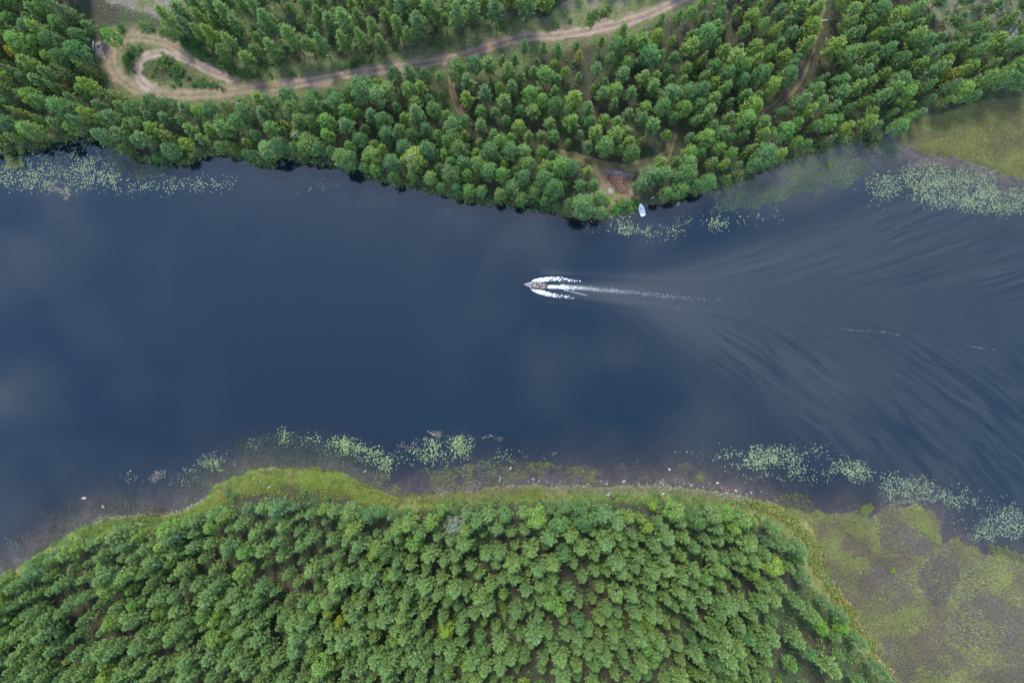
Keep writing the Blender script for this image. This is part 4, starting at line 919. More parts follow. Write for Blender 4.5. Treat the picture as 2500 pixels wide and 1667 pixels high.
for px, py, s in ((1302, 1170, .9), (1316, 1175, .7), (1435, 1182, 1.0), (1467, 1175, .8), (1482, 1181, .9), (1613, 1177, .9), (1601, 1181, .6), (1687, 1185, .8), (1762, 1191, .8), (1716, 1189, .6), (1703, 1191, .6), (1776, 1206, .7), (1649, 1194, .8), (1636, 1194, .8), (1834, 1203, .9), (1823, 1206, .6), (1858, 1200, .6), (1769, 1214, .6), (1804, 1212, .6), (1290, 1176, .6), (1560, 1183, .6), (1580, 1180, .5), (1410, 1184, .6), (1365, 1180, .6), (1897, 1222, .6), (1732, 1180, .5)):
    boulder(px, py, s, 'g', 'small grey boulder in the row along the stony shore', 'boulders along the stony shore')
for px, py, s in ((2034, 1333, .5), (2115, 1358, .5), (2102, 1398, .7), (2117, 1385, .6), (2131, 1392, .4), (2119, 1435, .6), (2149, 1461, .5), (2385, 1534, .5), (2390, 1548, .5), (2074, 1356, .4), (2053, 1373, .4), (2125, 1412, .4), (2154, 1445, .4), (2131, 1458, .4), (2118, 1492, .35), (2013, 1322, .4)):
    boulder(px, py, s, 'p', 'small pale stone lying in the flooded sedge marsh', 'stones in the sedge marsh')
for px, py, s in ((24, 379, 1.0), (8, 372, .9), (80, 376, 1.1), (88, 380, .7), (94, 383, .6), (189, 338, .9)):
    boulder(px, py, s, 'g', 'grey boulder on the shaded shore of the lily-covered bay', 'boulders at the lily-covered bay')
for px, py, s in ((827, 124, 1.0), (836, 123, .9), (802, 136, .9), (1052, 76, .9), (1057, 77, .7), (1035, 90, .8), (1138, 101, .5), (874, 84, .5), (1005, 124, .5)):
    boulder(px, py, s, 'p', 'pale boulder on the mossy verge above the dirt road', 'boulders on the road verge')
for px, py, s in ((1501, 524, .8), (1522, 534, .6), (1537, 530, .8), (1508, 538, .7), (1518, 530, .5), (1530, 538, .4), (1495, 534, .5), (1578, 500, .5)):
    boulder(px, py, s, 'p', 'brownish stone at the waterline beside the moored white boat', 'stones beside the moored boat')
for px, py, s in ((2005, 386, .8), (1972, 367, .6), (2287, 18, .7), (2344, 19, .6), (2452, 28, 1.0), (2395, 30, .7), (2275, 8, .7), (2440, 35, .8), (2420, 28, .6)):
    boulder(px, py, s, 'p', 'pale stone on the rocky open ground or in the bay beside the mossy marsh' if py < 60 else 'pale stone in the reeds of the shallow bay', 'stones on the rocky open ground' if py < 60 else 'stones in the reedy bay')
for px, py, s in ((347, 1257, .6), (459, 1242, .7), (493, 1220, .7), (263, 1262, .6), (275, 1264, .6), (296, 1264, .6), (636, 1176, .9), (320, 1262, .5), (245, 1272, .5), (555, 1206, .8)):
    boulder(px, py, s, 'g', 'grey stone at the waterline of the grassy bank', 'stones along the grassy bank')
def cobbles(line, n_, wid, seed, label, cols, rmin=.05, rmax=.22):
    g = np.random.default_rng(seed); ln = smooth_line(line, 8); i = g.integers(0, len(ln) - 1, n_); t = g.random((n_, 1)); pp = ln[i] * (1 - t) + ln[i + 1] * t + g.normal(size=(n_, 2)) * [wid * .4, wid]
    xy = PA(pp, .1); z = np.maximum(terrain(xy[:, 0], xy[:, 1]), -.15)
    o = np.array([(1, 0, 0), (0, 1, 0), (-1, 0, 0), (0, -1, 0), (0, 0, .75), (0, 0, -.6), (.66, .66, .35), (-.66, .66, .35), (-.66, -.66, .35), (.66, -.66, .35)], float)
    tri = np.array([(4, 6, 7), (4, 7, 8), (4, 8, 9), (4, 9, 6), (0, 1, 6), (1, 2, 7), (2, 3, 8), (3, 0, 9), (6, 1, 7), (7, 2, 8), (8, 3, 9), (9, 0, 6), (5, 1, 0), (5, 2, 1), (5, 3, 2), (5, 0, 3)])
    r = np.exp(g.uniform(np.log(rmin), np.log(rmax), n_)); a = g.uniform(0, 6.28, n_); sc = np.stack([r, r * g.uniform(.6, 1, n_), r * g.uniform(.5, .9, n_)], 1)
    v = o[None] * sc[:, None] * g.uniform(.85, 1.15, (n_, 10, 1)); ca, sa = np.cos(a)[:, None], np.sin(a)[:, None]
    V = np.stack([v[..., 0] * ca - v[..., 1] * sa + xy[:, :1], v[..., 0] * sa + v[..., 1] * ca + xy[:, 1:], v[..., 2] + z[:, None] + .02], -1).reshape(-1, 3)
    T = (tri[None] + (np.arange(n_) * 10)[:, None, None]).reshape(-1, 3)
    c = np.array(cols)[g.integers(0, len(cols), n_)] * (1 + g.normal(size=(n_, 1)) * .15)
    link('shore_stones', raw_mesh('shore_stones', V, None, T, col=np.repeat(c, 10, 0), mats=[M_STONES]), label=label, cat='stones', kind='stuff')
M_STONES = attr_mat('stones', .9, ((6.0, .8, 1.2),))
SC = [(.17, .145, .125), (.12, .098, .08), (.24, .21, .19), (.09, .072, .058)]
cobbles([(1060, 1202), (1160, 1194), (1300, 1186), (1450, 1186), (1600, 1186), (1700, 1194), (1800, 1212), (1890, 1234)], 1000, 10, 601, 'brown and grey cobbles of the stony shore', SC)
cobbles([(225, 1274), (262, 1264), (320, 1260), (400, 1254), (460, 1238), (505, 1214)], 420, 3, 602, 'small stones along the narrow grassy bank', SC)
cobbles([(1400, 527), (1480, 531), (1540, 524), (1575, 506)], 260, 3.5, 603, 'small stones at the waterline by the moored boat', SC)
cobbles([(2010, 1290), (2060, 1350), (2110, 1410), (2150, 1470)], 260, 22, 604, 'small pale stones strewn in the flooded marsh', [(.36, .32, .29), (.28, .25, .23)], .04, .12)
cobbles([(690, 205), (900, 160), (1060, 128), (1190, 96), (1330, 60), (1480, 30)], 900, 8, 605, 'pebbles and broken bark on the road verge', [(.26, .21, .17), (.33, .29, .25), (.18, .13, .10)], .04, .14)
cobbles([(240, 0), (330, 15), (420, 40)], 900, 16, 606, 'bleached chips and stones in the felled clearing', [(.17, .145, .12), (.13, .105, .08), (.20, .18, .16)], .05, .14)
cobbles([(2230, 0), (2330, 10), (2420, 40), (2500, 60)], 700, 22, 607, 'pale stones on the rocky open ground', [(.19, .18, .16), (.15, .13, .115)], .06, .2)

# ------------------------------------------------------------------ fire pit, bench, pallet, brush heap, logs
M_CHAR = plain('charcoal', (.025, .023, .022), .95, .4, 6)
M_PLANK = plain('weathered_plank', (.36, .33, .29), .85, .35, 5)
M_LOG = plain('pale_log', (.55, .52, .46), .85, .3, 4)
M_TWIG = attr_mat('brush_twigs', .9)
p = G(240, 115); fp = empty('fire_pit', p, 0, 'ring of pale stones around black ashes beside the turning loop', 'fire pit')
mb = MB(); mb.tube([(0, 0, -.05), (0, 0, .04)], [.42, .36], 12); link('ashes', mb.mesh('ashes', M_CHAR), fp)
for i in range(10):
    a = i * .628 + rng.normal() * .06; s = link('stone', ROCKS['p'][i % 4], fp, (math.cos(a) * .52, math.sin(a) * .52, .08)); s.scale = (.17, .17, .2); s.rotation_euler = (0, 0, a)
p = G(229, 115); bn = empty('bench', p, R(-3), 'weathered log bench beside the fire pit', 'bench')
mb = MB(); mb.box((0, 0, .42), (.32, 2.7, .12)); link('seat', mb.mesh('bench_seat', M_PLANK), bn)
for yy in (-1.0, 1.0):
    mb = MB(); mb.tube([(0, yy, -.1), (0, yy, .37)], [.15, .14], 8); link('leg', mb.mesh('bench_leg', M_ABARK), bn)
p = G(1490.5, 468.5); pl = empty('pallet', p, R(-23), 'old grey slatted pallet lying in the grass by the brush heap', 'pallet')
pal = MB(); pal.box((0, 0, 0), (.13, 1.6, .03)); slm = pal.mesh('pallet_slat', M_PLANK)
for i in range(6): s = link('slat', slm, pl, (-.6 + i * .24, rng.normal() * .02, .17)); s.rotation_euler = (0, 0, rng.normal() * .015)
pal = MB(); pal.box((0, 0, 0), (1.45, .09, .1)); btm = pal.mesh('pallet_batten', M_PLANK)
for yy in (-.68, 0, .68): link('batten', btm, pl, (0, yy, .095))
p = G(1507, 437); bh = empty('brush_heap', p, R(-12), 'heap of dark red bark and branches in the small clearing', 'brush heap')
g = np.random.default_rng(88)
def sticks(k, ax, ay, hz, cols, ln, cx=0, cy=0):
    x, y = g.normal(size=k) * ax * .42 + cx, g.normal(size=k) * ay * .42 + cy
    z = hz * np.exp(-((x - cx) / ax) ** 2 * 2.5 - ((y - cy) / ay) ** 2 * 2.5) * g.uniform(.5, 1.1, k) + .08
    a = g.uniform(0, 6.28, k); l_ = g.uniform(*ln, k); w = g.uniform(.025, .07, k)
    d = np.stack([np.cos(a), np.sin(a), g.normal(size=k) * .22], 1) * l_[:, None] * .5; s = np.stack([-np.sin(a), np.cos(a), 0 * a], 1) * w[:, None]; u = np.array([0, 0, 1.])[None] * w[:, None]
    c = np.stack([x, y, z], 1)
    V = np.stack([c - d - s, c - d + s, c - d + u, c + d - s, c + d + s, c + d + u], 1).reshape(-1, 3); i = (np.arange(k) * 6)[:, None]
    q = np.concatenate([i + np.array([[0, 3, 5, 2]]), i + np.array([[2, 5, 4, 1]]), i + np.array([[0, 1, 4, 3]])]); t_ = np.concatenate([i + np.array([[0, 2, 1]]), i + np.array([[3, 4, 5]])])
    cc = np.array(cols)[g.integers(0, len(cols), k)] * (1 + g.normal(size=(k, 1)) * .2)
    return V, q, t_, np.repeat(np.clip(cc, .02, 1), 6, 0)
for nm, args in (('bark_litter', (1500, 3.0, 1.9, .5, [(.12, .046, .040), (.15, .064, .052), (.26, .18, .14), (.09, .036, .032)], (.15, .5))), ('branches', (650, 3.0, 1.1, .75, [(.17, .14, .14), (.22, .19, .18), (.12, .095, .09)], (.5, 1.6), 0, 1.4)), ('chips', (700, 2.0, 1.6, .2, [(.17, .115, .085), (.12, .06, .05)], (.1, .3), 1.6, -2.2))):
    V, q, t_, cc = sticks(*args); link(nm, raw_mesh(nm, V, q, t_, col=cc, mats=[M_TWIG]), bh)
mb = MB(); k = 20
vv = [(0, 0, .38)] + [(math.cos(a) * 2.3 * r_, math.sin(a) * 1.5 * r_, .38 * (1 - r_ ** 2) - .06) for r_ in (.4, .75, 1.0) for a in [6.283 * i / k for i in range(k)]]
mb.add(vv, [(1 + j * k + i, 1 + (j + 1) * k + i, 1 + (j + 1) * k + (i + 1) % k, 1 + j * k + (i + 1) % k) for j in range(2) for i in range(k)], [(0, 1 + i, 1 + (i + 1) % k) for i in range(k)])
link('mound', mb.mesh('mound', plain('bark_mound', (.13, .06, .05), .95, .5, 5), True), bh)
def log(pa, pb, r, label, mat=M_LOG, name='log'):
    a, b = G(*pa), G(*pb); mb = MB(); c = (a + b) / 2; d = b - a
    k = [Vector((d.x * (t - .5), d.y * (t - .5), d.z * (t - .5) + math.sin(t * 3.1) * .04)) for t in (0, .25, .5, .75, 1)]
    mb.tube(k, [r, r * .95, r * .9, r * .8, r * .6], 7)
    e = k[3] + Vector((d.y, -d.x, .15)).normalized() * .35; mb.tube([k[3], e], [r * .4, r * .15], 5)
    link(name, mb.mesh(name, mat, True), loc=(c.x, c.y, c.z + r * .8), label=label, cat='log')
log((1589, 485), (1598, 481), .11, 'pale driftwood pole on the bank beside the moored boat')
log((330, 1276), (360, 1282), .07, 'thin white birch pole lying on the narrow grassy bank')
log((1616, 1207), (1622, 1203), .10, 'short white log on the stony shore')
log((1219, 1178), (1222, 1163), .06, 'thin pale stick standing out of the shallow sedge')
log((1968, 1425), (1981, 1434), .08, 'white log at the scrub beside the upper sedge marsh')
log((2143, 1607), (2150, 1616), .09, 'white log at the marsh edge, nearer the lime green trees')
log((2171, 1630), (2180, 1637), .08, 'white log at the marsh edge in the lowest scrub')
log((2000, 53), (2021, 49), .10, 'fallen grey trunk lying across the shaded track')
log((654, 1192), (660, 1186), .09, 'white stump log on the grassy point')
log((2105, 1545), (2112, 1536), .05, 'grey stick at the edge of the marsh grass')
log((1445, 470), (1448, 478), .09, 'pale pole beside the alders left of the pallet')
log((795, 136), (808, 138), .10, 'grey log on the moss above the dirt road')
p = G(2416, 160); st = empty('uprooted_stump', p, .4, 'grey uprooted stump beside the brown path near the mossy marsh', 'stump')
mb = MB(); mb.tube([(0, 0, -.1), (0, .1, .5), (.1, .2, 1.0)], [.35, .3, .24], 9); link('trunk', mb.mesh('stump_trunk', M_DEAD, True), st)
for i in range(8):
    a = i * .785 + rng.normal() * .2; e = 1.0 + rng.random() * .5; mb = MB(); mb.tube([(math.cos(a) * .2, math.sin(a) * .2, .15), (math.cos(a) * e * .6, math.sin(a) * e * .6, .35), (math.cos(a) * e, math.sin(a) * e, .05)], [.13, .09, .03], 6); link('root', mb.mesh('root', M_DEAD if i % 3 else M_ROCKD, True), st)

# ------------------------------------------------------------------ boats
M_WHITE = plain('white_hull', (.80, .80, .77), .35)
M_INNER = plain('white_inside', (.70, .71, .66), .5)
M_GREYP = plain('grey_paint', (.16, .155, .16), .6, .3, 6)
M_ALU = plain('aluminium', (.15, .15, .165), .5, .45, 5, metal=.2)
M_DARK = plain('dark_rubber', (.03, .03, .035), .6)
M_DECK = plain('grey_deck', (.13, .12, .125), .8, .25, 8)
M_WOOD = plain('tan_wood', (.34, .25, .17), .7, .25, 6)
M_GLASS = plain('windscreen', (.26, .28, .33), .2)
def hull(stations, thick=.05):
    """stations: x, half beam, sheer z, chine half beam, chine z, keel z -> outer and inner shell meshes"""
    out, inn, rail = MB(), MB(), MB(); sec = []; sin_ = []
    for x, b, zs, cb, cz_, kz in stations:
        sec.append([(x, b, zs), (x, (b + cb) / 2 + .02, (zs + cz_) / 2), (x, cb, cz_), (x, cb * .5, (cz_ + kz) / 2 - .01), (x, 0, kz), (x, -cb * .5, (cz_ + kz) / 2 - .01), (x, -cb, cz_), (x, -(b + cb) / 2 - .02, (zs + cz_) / 2), (x, -b, zs)])
        b2, c2 = max(b - thick, .005), max(cb - thick, .004)
        sin_.append([(x, b2, zs - .01), (x, (b2 + c2) / 2, (zs + cz_) / 2), (x, c2, cz_ + .06), (x, 0, max(kz + .08, cz_ + .03)), (x, -c2, cz_ + .06), (x, -(b2 + c2) / 2, (zs + cz_) / 2), (x, -b2, zs - .01)])
    def loft(mbx, s, flip):
        n_ = len(s[0]); v = [p_ for r_ in s for p_ in r_]; q = []
        for i in range(len(s) - 1):
            for k in range(n_ - 1):
                f = (i * n_ + k, i * n_ + k + 1, (i + 1) * n_ + k + 1, (i + 1) * n_ + k); q.append(f[::-1] if flip else f)
        mbx.add(v, q)
    loft(out, sec, False); loft(inn, sin_, True)
    # stern board
    a = sec[0]; c = len(a); out.add(a + [(a[0][0], 0, a[0][2])], (), [(i, c, i + 1) for i in range(c - 1)])
    a = sin_[0]; c = len(a); inn.add([(x + .04, y, z) for x, y, z in a] + [(a[0][0] + .04, 0, a[0][2])], (), [(i, i + 1, c) for i in range(c - 1)])
    for sgn in (1, -1): rail.tube([(x, sgn * b, zs) for x, b, zs, *_ in stations], [.045] * len(stations), 6)
    x, b, zs = stations[0][:3]; rail.tube([(x, b, zs), (x, 0, zs), (x, -b, zs)], [.045] * 3, 6)
    return out, inn, rail
# moored rowing boat
a, b = P(1563.0, 497.9, .3), P(1570.2, 528.2, .3)
bw, sn = Vector((*a, 0)), Vector((*b, 0)); d = bw - sn; Lb = d.length
rb = empty('rowing_boat', ((bw + sn) / 2) + Vector((0, 0, .02)), math.atan2(d.y, d.x), 'small white rowing boat moored at the bank below the brush heap', 'boat')
k = Lb / 2
o_, i_, r_ = hull([(-k, .52, .46, .42, .10, -.06), (-k * .6, .68, .45, .56, .06, -.12), (-k * .1, .74, .46, .60, .05, -.14), (k * .35, .66, .50, .50, .06, -.13), (k * .7, .44, .56, .28, .12, -.08), (k * .92, .17, .61, .08, .22, .05), (k, .03, .64, .015, .35, .22)])
link('hull', o_.mesh('rowing_hull', M_WHITE, True), rb); link('inner_hull', i_.mesh('rowing_inside', M_INNER, True), rb); link('gunwale', r_.mesh('rowing_gunwale', M_WHITE, True), rb)
for x, w in ((-k * .78, .5), (-k * .12, .28), (k * .42, .34)):
    mb = MB(); bwid = np.interp(x, [-k, -k * .6, -k * .1, k * .35, k * .7], [.52, .68, .74, .66, .44]); mb.box((x, 0, .34), (w, bwid * 2 - .14, .04)); link('seat', mb.mesh('boat_seat', M_WHITE), rb)
mb = MB(); mb.box((-k * .45, 0, .12), (.9, .5, .025)); link('floor_board', mb.mesh('floor_board', M_INNER), rb)
for sg in (1, -1):
    mb = MB(); mb.tube([(-.75, sg * .30, .40), (.75, sg * .22, .41)], [.022, .022], 6); mb.box((-.95, sg * .31, .40), (.45, .11, .02)); link('oar', mb.mesh('oar', M_WOOD), rb)
mb = MB(); mb.box((k * .15, .12, .15), (.28, .2, .18)); link('bailer', mb.mesh('bailer', M_DARK), rb)
# motor boat
a, b = P(1278.2, 694.8, .5), P(1333.0, 698.2, .4); bw, sn = Vector((*a, 0)), Vector((*b, 0)); d = bw - sn; k = d.length / 2
BOAT_M = empty('motor_boat', (bw + sn) / 2 + Vector((0, 0, .02)), math.atan2(d.y, d.x), 'open grey motor boat full of passengers speeding up the river', 'boat')
BOAT_M.rotation_euler = (0, R(-2.5), math.atan2(d.y, d.x))
o_, i_, r_ = hull([(-k, .70, .55, .60, .08, -.18), (-k * .6, .80, .57, .68, .06, -.22), (-k * .1, .84, .60, .70, .05, -.24), (k * .3, .80, .66, .62, .08, -.24), (k * .6, .58, .74, .38, .16, -.18), (k * .82, .30, .82, .16, .30, -.02), (k * .95, .10, .88, .04, .50, .22), (k, .02, .90, .01, .65, .45)])
link('hull', o_.mesh('motor_hull', M_DARK, True), BOAT_M); link('inner_hull', i_.mesh('motor_inside', M_GREYP, True), BOAT_M); link('gunwale', r_.mesh('motor_gunwale', M_ALU, True), BOAT_M)
mb = MB(); st_ = [(k * .34, .74, .69), (k * .6, .55, .76), (k * .82, .28, .84), (k * .97, .05, .90)]
mb.add([(x, s * b_, z - .015) for x, b_, z in st_ for s in (1, -1)] + [(x, 0, z + .05) for x, b_, z in st_], [(2 * i, 8 + i, 9 + i, 2 * i + 2) for i in range(3)] + [(8 + i, 2 * i + 1, 2 * i + 3, 9 + i) for i in range(3)])
fd = link('foredeck', mb.mesh('foredeck', M_ALU), BOAT_M)
mb = MB(); mb.box((k * .62, 0, .83), (.42, .34, .04)); link('hatch', mb.mesh('hatch', M_GREYP), fd)
mb = MB(); mb.tube([(k * .9, 0, .9), (k * .9, 0, .99)], [.05, .05], 8); link('bollard', mb.mesh('bollard', M_DARK), fd)
mb = MB()
for sg in (1, -1): mb.add([(k * .36, sg * .72, .70), (k * .46, sg * .05, .78), (k * .38, sg * .05, 1.06), (k * .29, sg * .66, .98)], [(0, 1, 2, 3)])
link('windscreen', mb.mesh('windscreen', M_GLASS), BOAT_M)
mb = MB(); mb.box((k * .12, 0, .40), (.95, 1.36, .05)); link('deck_platform', mb.mesh('deck_platform', M_DECK), BOAT_M)
for i in range(5):
    mb = MB(); mb.box((k * .12 - .36 + i * .18, 0, .437), (.05, 1.3, .02)); link('deck_rib', mb.mesh('deck_rib', M_GREYP), BOAT_M)
mb = MB(); mb.box((-k * .42, 0, .10), (2.9, 1.15, .03)); link('floor', mb.mesh('boat_floor', M_DECK), BOAT_M)
SEATS = (-.12, -.88, -1.62, -2.42)
for x in SEATS:
    mb = MB(); mb.box((x, 0, .42), (.30, 1.44, .05)); link('seat', mb.mesh('thwart', M_WOOD), BOAT_M)
om = link('outboard_motor', (lambda q: (q.box((-k - .22, 0, .78), (.34, .30, .34)), q.box((-k - .22, 0, .99), (.26, .24, .10)), q)[-1])(MB()).mesh('outboard_cowling', M_DARK), BOAT_M)
mb = MB(); mb.tube([(-k - .24, 0, .62), (-k - .26, 0, -.45)], [.07, .05], 8); mb.box((-k - .3, 0, -.42), (.34, .04, .12)); link('shaft', mb.mesh('outboard_shaft', M_DARK), om)
mb = MB(); mb.tube([(-k - .05, .02, .80), (-k + .45, .08, .84)], [.025, .022], 6); link('tiller', mb.mesh('tiller', M_DARK), om)

# ------------------------------------------------------------------ people in the motor boat
def skin(name, verts, edges, radii, root=0, sub=1):
    me = bpy.data.meshes.new(name); me.from_pydata(verts, edges, []); ob = bpy.data.objects.new(name, me); C.objects.link(ob)
    md = ob.modifiers.new('skin', 'SKIN'); md.use_smooth_shade = True
    if not me.skin_vertices:
        bpy.context.view_layer.objects.active = ob; bpy.ops.mesh.customdata_skin_add()
    for i, r_ in enumerate(radii):
        sv = me.skin_vertices[0].data[i]; sv.radius = (r_, r_) if not isinstance(r_, tuple) else r_; sv.use_root = i == root
    ss = ob.modifiers.new('sub', 'SUBSURF'); ss.levels = sub; ss.render_levels = sub
    dg = bpy.context.evaluated_depsgraph_get(); dg.update()
    out = bpy.data.meshes.new_from_object(ob.evaluated_get(dg)); out.name = name
    bpy.data.objects.remove(ob); bpy.data.meshes.remove(me)
    return out
def seated(arm):
    V = [(0, 0, .06), (.01, 0, .24), (.03, 0, .44), (.04, 0, .58), (.05, 0, .66), (.07, 0, .745), (.06, 0, .82), (.155, 0, .735)]
    E = [(0, 1), (1, 2), (2, 3), (3, 4), (4, 5), (5, 6), (5, 7)]; Rr = [.14, .135, .15, .062, .075, .092, .07, .022]
    JV, JE, JR = [(0, 0, .04), (.01, 0, .24), (.03, 0, .46)], [(0, 1), (1, 2)], [.165, .165, .175]
    TV, TE, TR = [(0, 0, .06)], [], [.155]
    for s in (1, -1):
        i = len(V); el_, wr = (.14, .27 * s, .26), (.36 + arm * .1, .15 * s, .20 + arm * .2); hd = (wr[0] + .075, wr[1] - .01 * s, wr[2])
        V += [(.03, .17 * s, .52), el_, wr, hd]; E += [(2, i), (i, i + 1), (i + 1, i + 2), (i + 2, i + 3)]; Rr += [.07, .048, .032, .040]
        for f in range(4):
            y0 = hd[1] + (.028 - .018 * f) * s; j = len(V); ln = (.055, .068, .062, .048)[f]
            V += [(hd[0] + .045, y0, hd[2]), (hd[0] + .045 + ln * .8, y0, hd[2] - .035)]; E += [(i + 3, j), (j, j + 1)]; Rr += [.011, .008]
        j = len(V); V += [(hd[0] + .01, hd[1] - .05 * s, hd[2]), (hd[0] + .055, hd[1] - .062 * s, hd[2] - .01)]; E += [(i + 3, j), (j, j + 1)]; Rr += [.012, .009]
        j = len(JV); JV += [(.03, .175 * s, .52), el_, (wr[0] - .02, wr[1], wr[2])]; JE += [(2, j), (j, j + 1), (j + 1, j + 2)]; JR += [.095, .07, .052]
        h_ = len(V); V += [(.06, .10 * s, .06), (.46, .13 * s, .08), (.45, .13 * s, -.28), (.58, .14 * s, -.33)]; E += [(0, h_), (h_, h_ + 1), (h_ + 1, h_ + 2), (h_ + 2, h_ + 3)]; Rr += [.095, .065, .045, .04]
        j = len(TV); TV += [(.06, .10 * s, .06), (.46, .13 * s, .08), (.45, .13 * s, -.24)]; TE += [(0, j), (j, j + 1), (j + 1, j + 2)]; TR += [.11, .08, .062]
    return skin('body', V, E, Rr), skin('jacket', JV, JE, JR), skin('trousers', TV, TE, TR)
M_SKIN = plain('skin', (.52, .34, .25), .6)
body_me, jack_me, trou_me = seated(0)
body_me.materials.append(M_SKIN)
mb = MB(); kk = 10
rings = [(0.0, .102), (.05, .098), (.085, .07), (.102, .02)]
vv = [(math.cos(6.283 * i / kk) * r_ * 1.05, math.sin(6.283 * i / kk) * r_ * .92, z) for z, r_ in rings for i in range(kk)]
mb.add(vv, [(j * kk + i, j * kk + (i + 1) % kk, (j + 1) * kk + (i + 1) % kk, (j + 1) * kk + i) for j in range(3) for i in range(kk)]); mb.add([vv[3 * kk + i] for i in range(kk)] + [(0, 0, .106)], (), [(i, (i + 1) % kk, kk) for i in range(kk)])
hair_me = mb.mesh('hair', None, True)
def mesh_with(me, mat):
    c = me.copy(); c.materials.clear(); c.materials.append(mat); return c
def cloth(nm, c): return plain(nm, c, .85, .15, 14)
C_DARK = cloth('dark_trousers', (.05, .055, .07)); C_TAN = cloth('tan_trousers', (.30, .24, .17))
def person(x, y, rz, jc, tr_m, hc, hat, label):
    o = empty('person', (0, 0, 0), rz, label, 'person'); w = BOAT_M.matrix_world
    o.location = BOAT_ROT @ Vector((x, y, .50)) + BOAT_M.location; o.rotation_euler = (0, 0, BOAT_M.rotation_euler.z + rz)
    link('body', body_me, o); link('jacket', mesh_with(jack_me, cloth('jacket_cloth', jc)), o); link('trousers', mesh_with(trou_me, tr_m), o)
    link('cap' if hat else 'hair', mesh_with(hair_me, cloth('cap_cloth' if hat else 'hair_colour', hc)), o, (.055, 0, .765))
BOAT_ROT = BOAT_M.rotation_euler.to_matrix()
person(-.10, .22, 0, (.46, .36, .27), C_TAN, (.40, .32, .24), True, 'seated passenger in beige jacket and beige cap behind the deck platform')
person(-.10, -.42, 0, (.50, .34, .30), C_DARK, (.12, .08, .05), False, 'seated passenger in dusty pink jacket behind the deck platform')
person(-.86, .38, 0, (.36, .27, .17), C_TAN, (.16, .10, .06), False, 'seated passenger in brown jacket on the second bench of the boat')
person(-.86, -.40, 0, (.08, .26, .55), C_DARK, (.10, .22, .42), True, 'seated passenger in bright blue jacket and cap')
person(-1.60, .06, 0, (.20, .16, .42), C_DARK, (.10, .07, .05), False, 'seated passenger in purple jacket in the middle of the boat')
person(-1.60, -.46, 0, (.42, .46, .44), C_DARK, (.10, .30, .18), True, 'seated passenger in light grey jacket and green cap')
person(-2.40, -.14, 0, (.50, .03, .035), C_DARK, (.80, .78, .76), True, 'person in red life jacket and white cap steering at the stern')
def sack(x, y, s, colr, label, nm):
    o = link(nm, ROCKS['p'][1].copy(), loc=BOAT_ROT @ Vector((x, y, .16 + s * .28)) + BOAT_M.location, label=label, cat='bag'); o.scale = (s * .5, s * .42, s * .55); o.data.materials.clear(); o.data.materials.append(cloth(nm, colr))
sack(-1.95, .50, .46, (.60, .45, .06), 'yellow bag beside the passengers near the stern', 'bag')
sack(-2.30, .42, .44, (.75, .73, .74), 'white bag next to the person steering', 'bag')

# ------------------------------------------------------------------ foam
M_FOAM = plain('foam', (.42, .43, .42), .8)
def Zp(zx, zy): return (1260 + zx / 11.76, 640 + zy / 11.76)
def foam_sheet(outer, inner, dens_end, seed, label, peak=.22):
    """white water between two edges: a lumpy sheet where dense, loose flecks where it breaks up"""
    g = np.random.default_rng(seed); A = smooth_line([Zp(*p_) for p_ in outer], 8); B = smooth_line([Zp(*p_) for p_ in inner], 8)
    def res(L_, m): 
        s = np.concatenate([[0], np.cumsum(np.linalg.norm(np.diff(L_, axis=0), axis=1))]); t = np.linspace(0, s[-1], m); return np.stack([np.interp(t, s, L_[:, i]) for i in range(2)], 1)
    m, w = 150, 18; A, B = res(A, m), res(B, m); tt = np.linspace(0, 1, w)
    gpx = A[:, None] * (1 - tt[None, :, None]) + B[:, None] * tt[None, :, None]
    xy = PA(gpx.reshape(-1, 2)).reshape(m, w, 2); u = np.linspace(0, 1, m)[:, None] + 0 * tt[None]
    edge = np.minimum(tt, 1 - tt)[None] * 2
    dn = (1 - sstep(u, dens_end * .1, dens_end * 1.5)) * 1.3 - .45 * (1 - edge) + (fbm(xy[..., 0] * .8 + xy[..., 1] * .6, xy[..., 1] * .8 - xy[..., 0] * .6, .30, 2, seed) - .5) * 3.2
    z = .05 + peak * edge * (1 - u) * (.5 + fbm(xy[..., 0], xy[..., 1], .4, 2, seed + 1)) + .02
    V = np.concatenate([xy, z[..., None]], -1).reshape(-1, 3); i = np.arange((m - 1) * (w - 1)); r_, q = i // (w - 1), i % (w - 1); a = r_ * w + q
    okq = ((dn[:-1, :-1] + dn[1:, 1:]) / 2 > .32).ravel(); Qs = np.stack([a, a + w, a + w + 1, a + 1], 1)[okq]
    k = 6500; ui, vi = g.random(k), g.random(k); pr = (1 - ui) ** 1.3; keepf = (g.random(k) < pr); ui, vi = ui[keepf], np.clip(vi[keepf] + g.normal(size=keepf.sum()) * .06, -.08, 1.08)
    ia = ui * (m - 1); i0 = ia.astype(int).clip(0, m - 2); f = (ia - i0)[:, None]; pa = A[i0] * (1 - f) + A[i0 + 1] * f; pb = B[i0] * (1 - f) + B[i0 + 1] * f
    fx = PA(pa * (1 - vi[:, None]) + pb * vi[:, None]); return V, Qs, fx, g
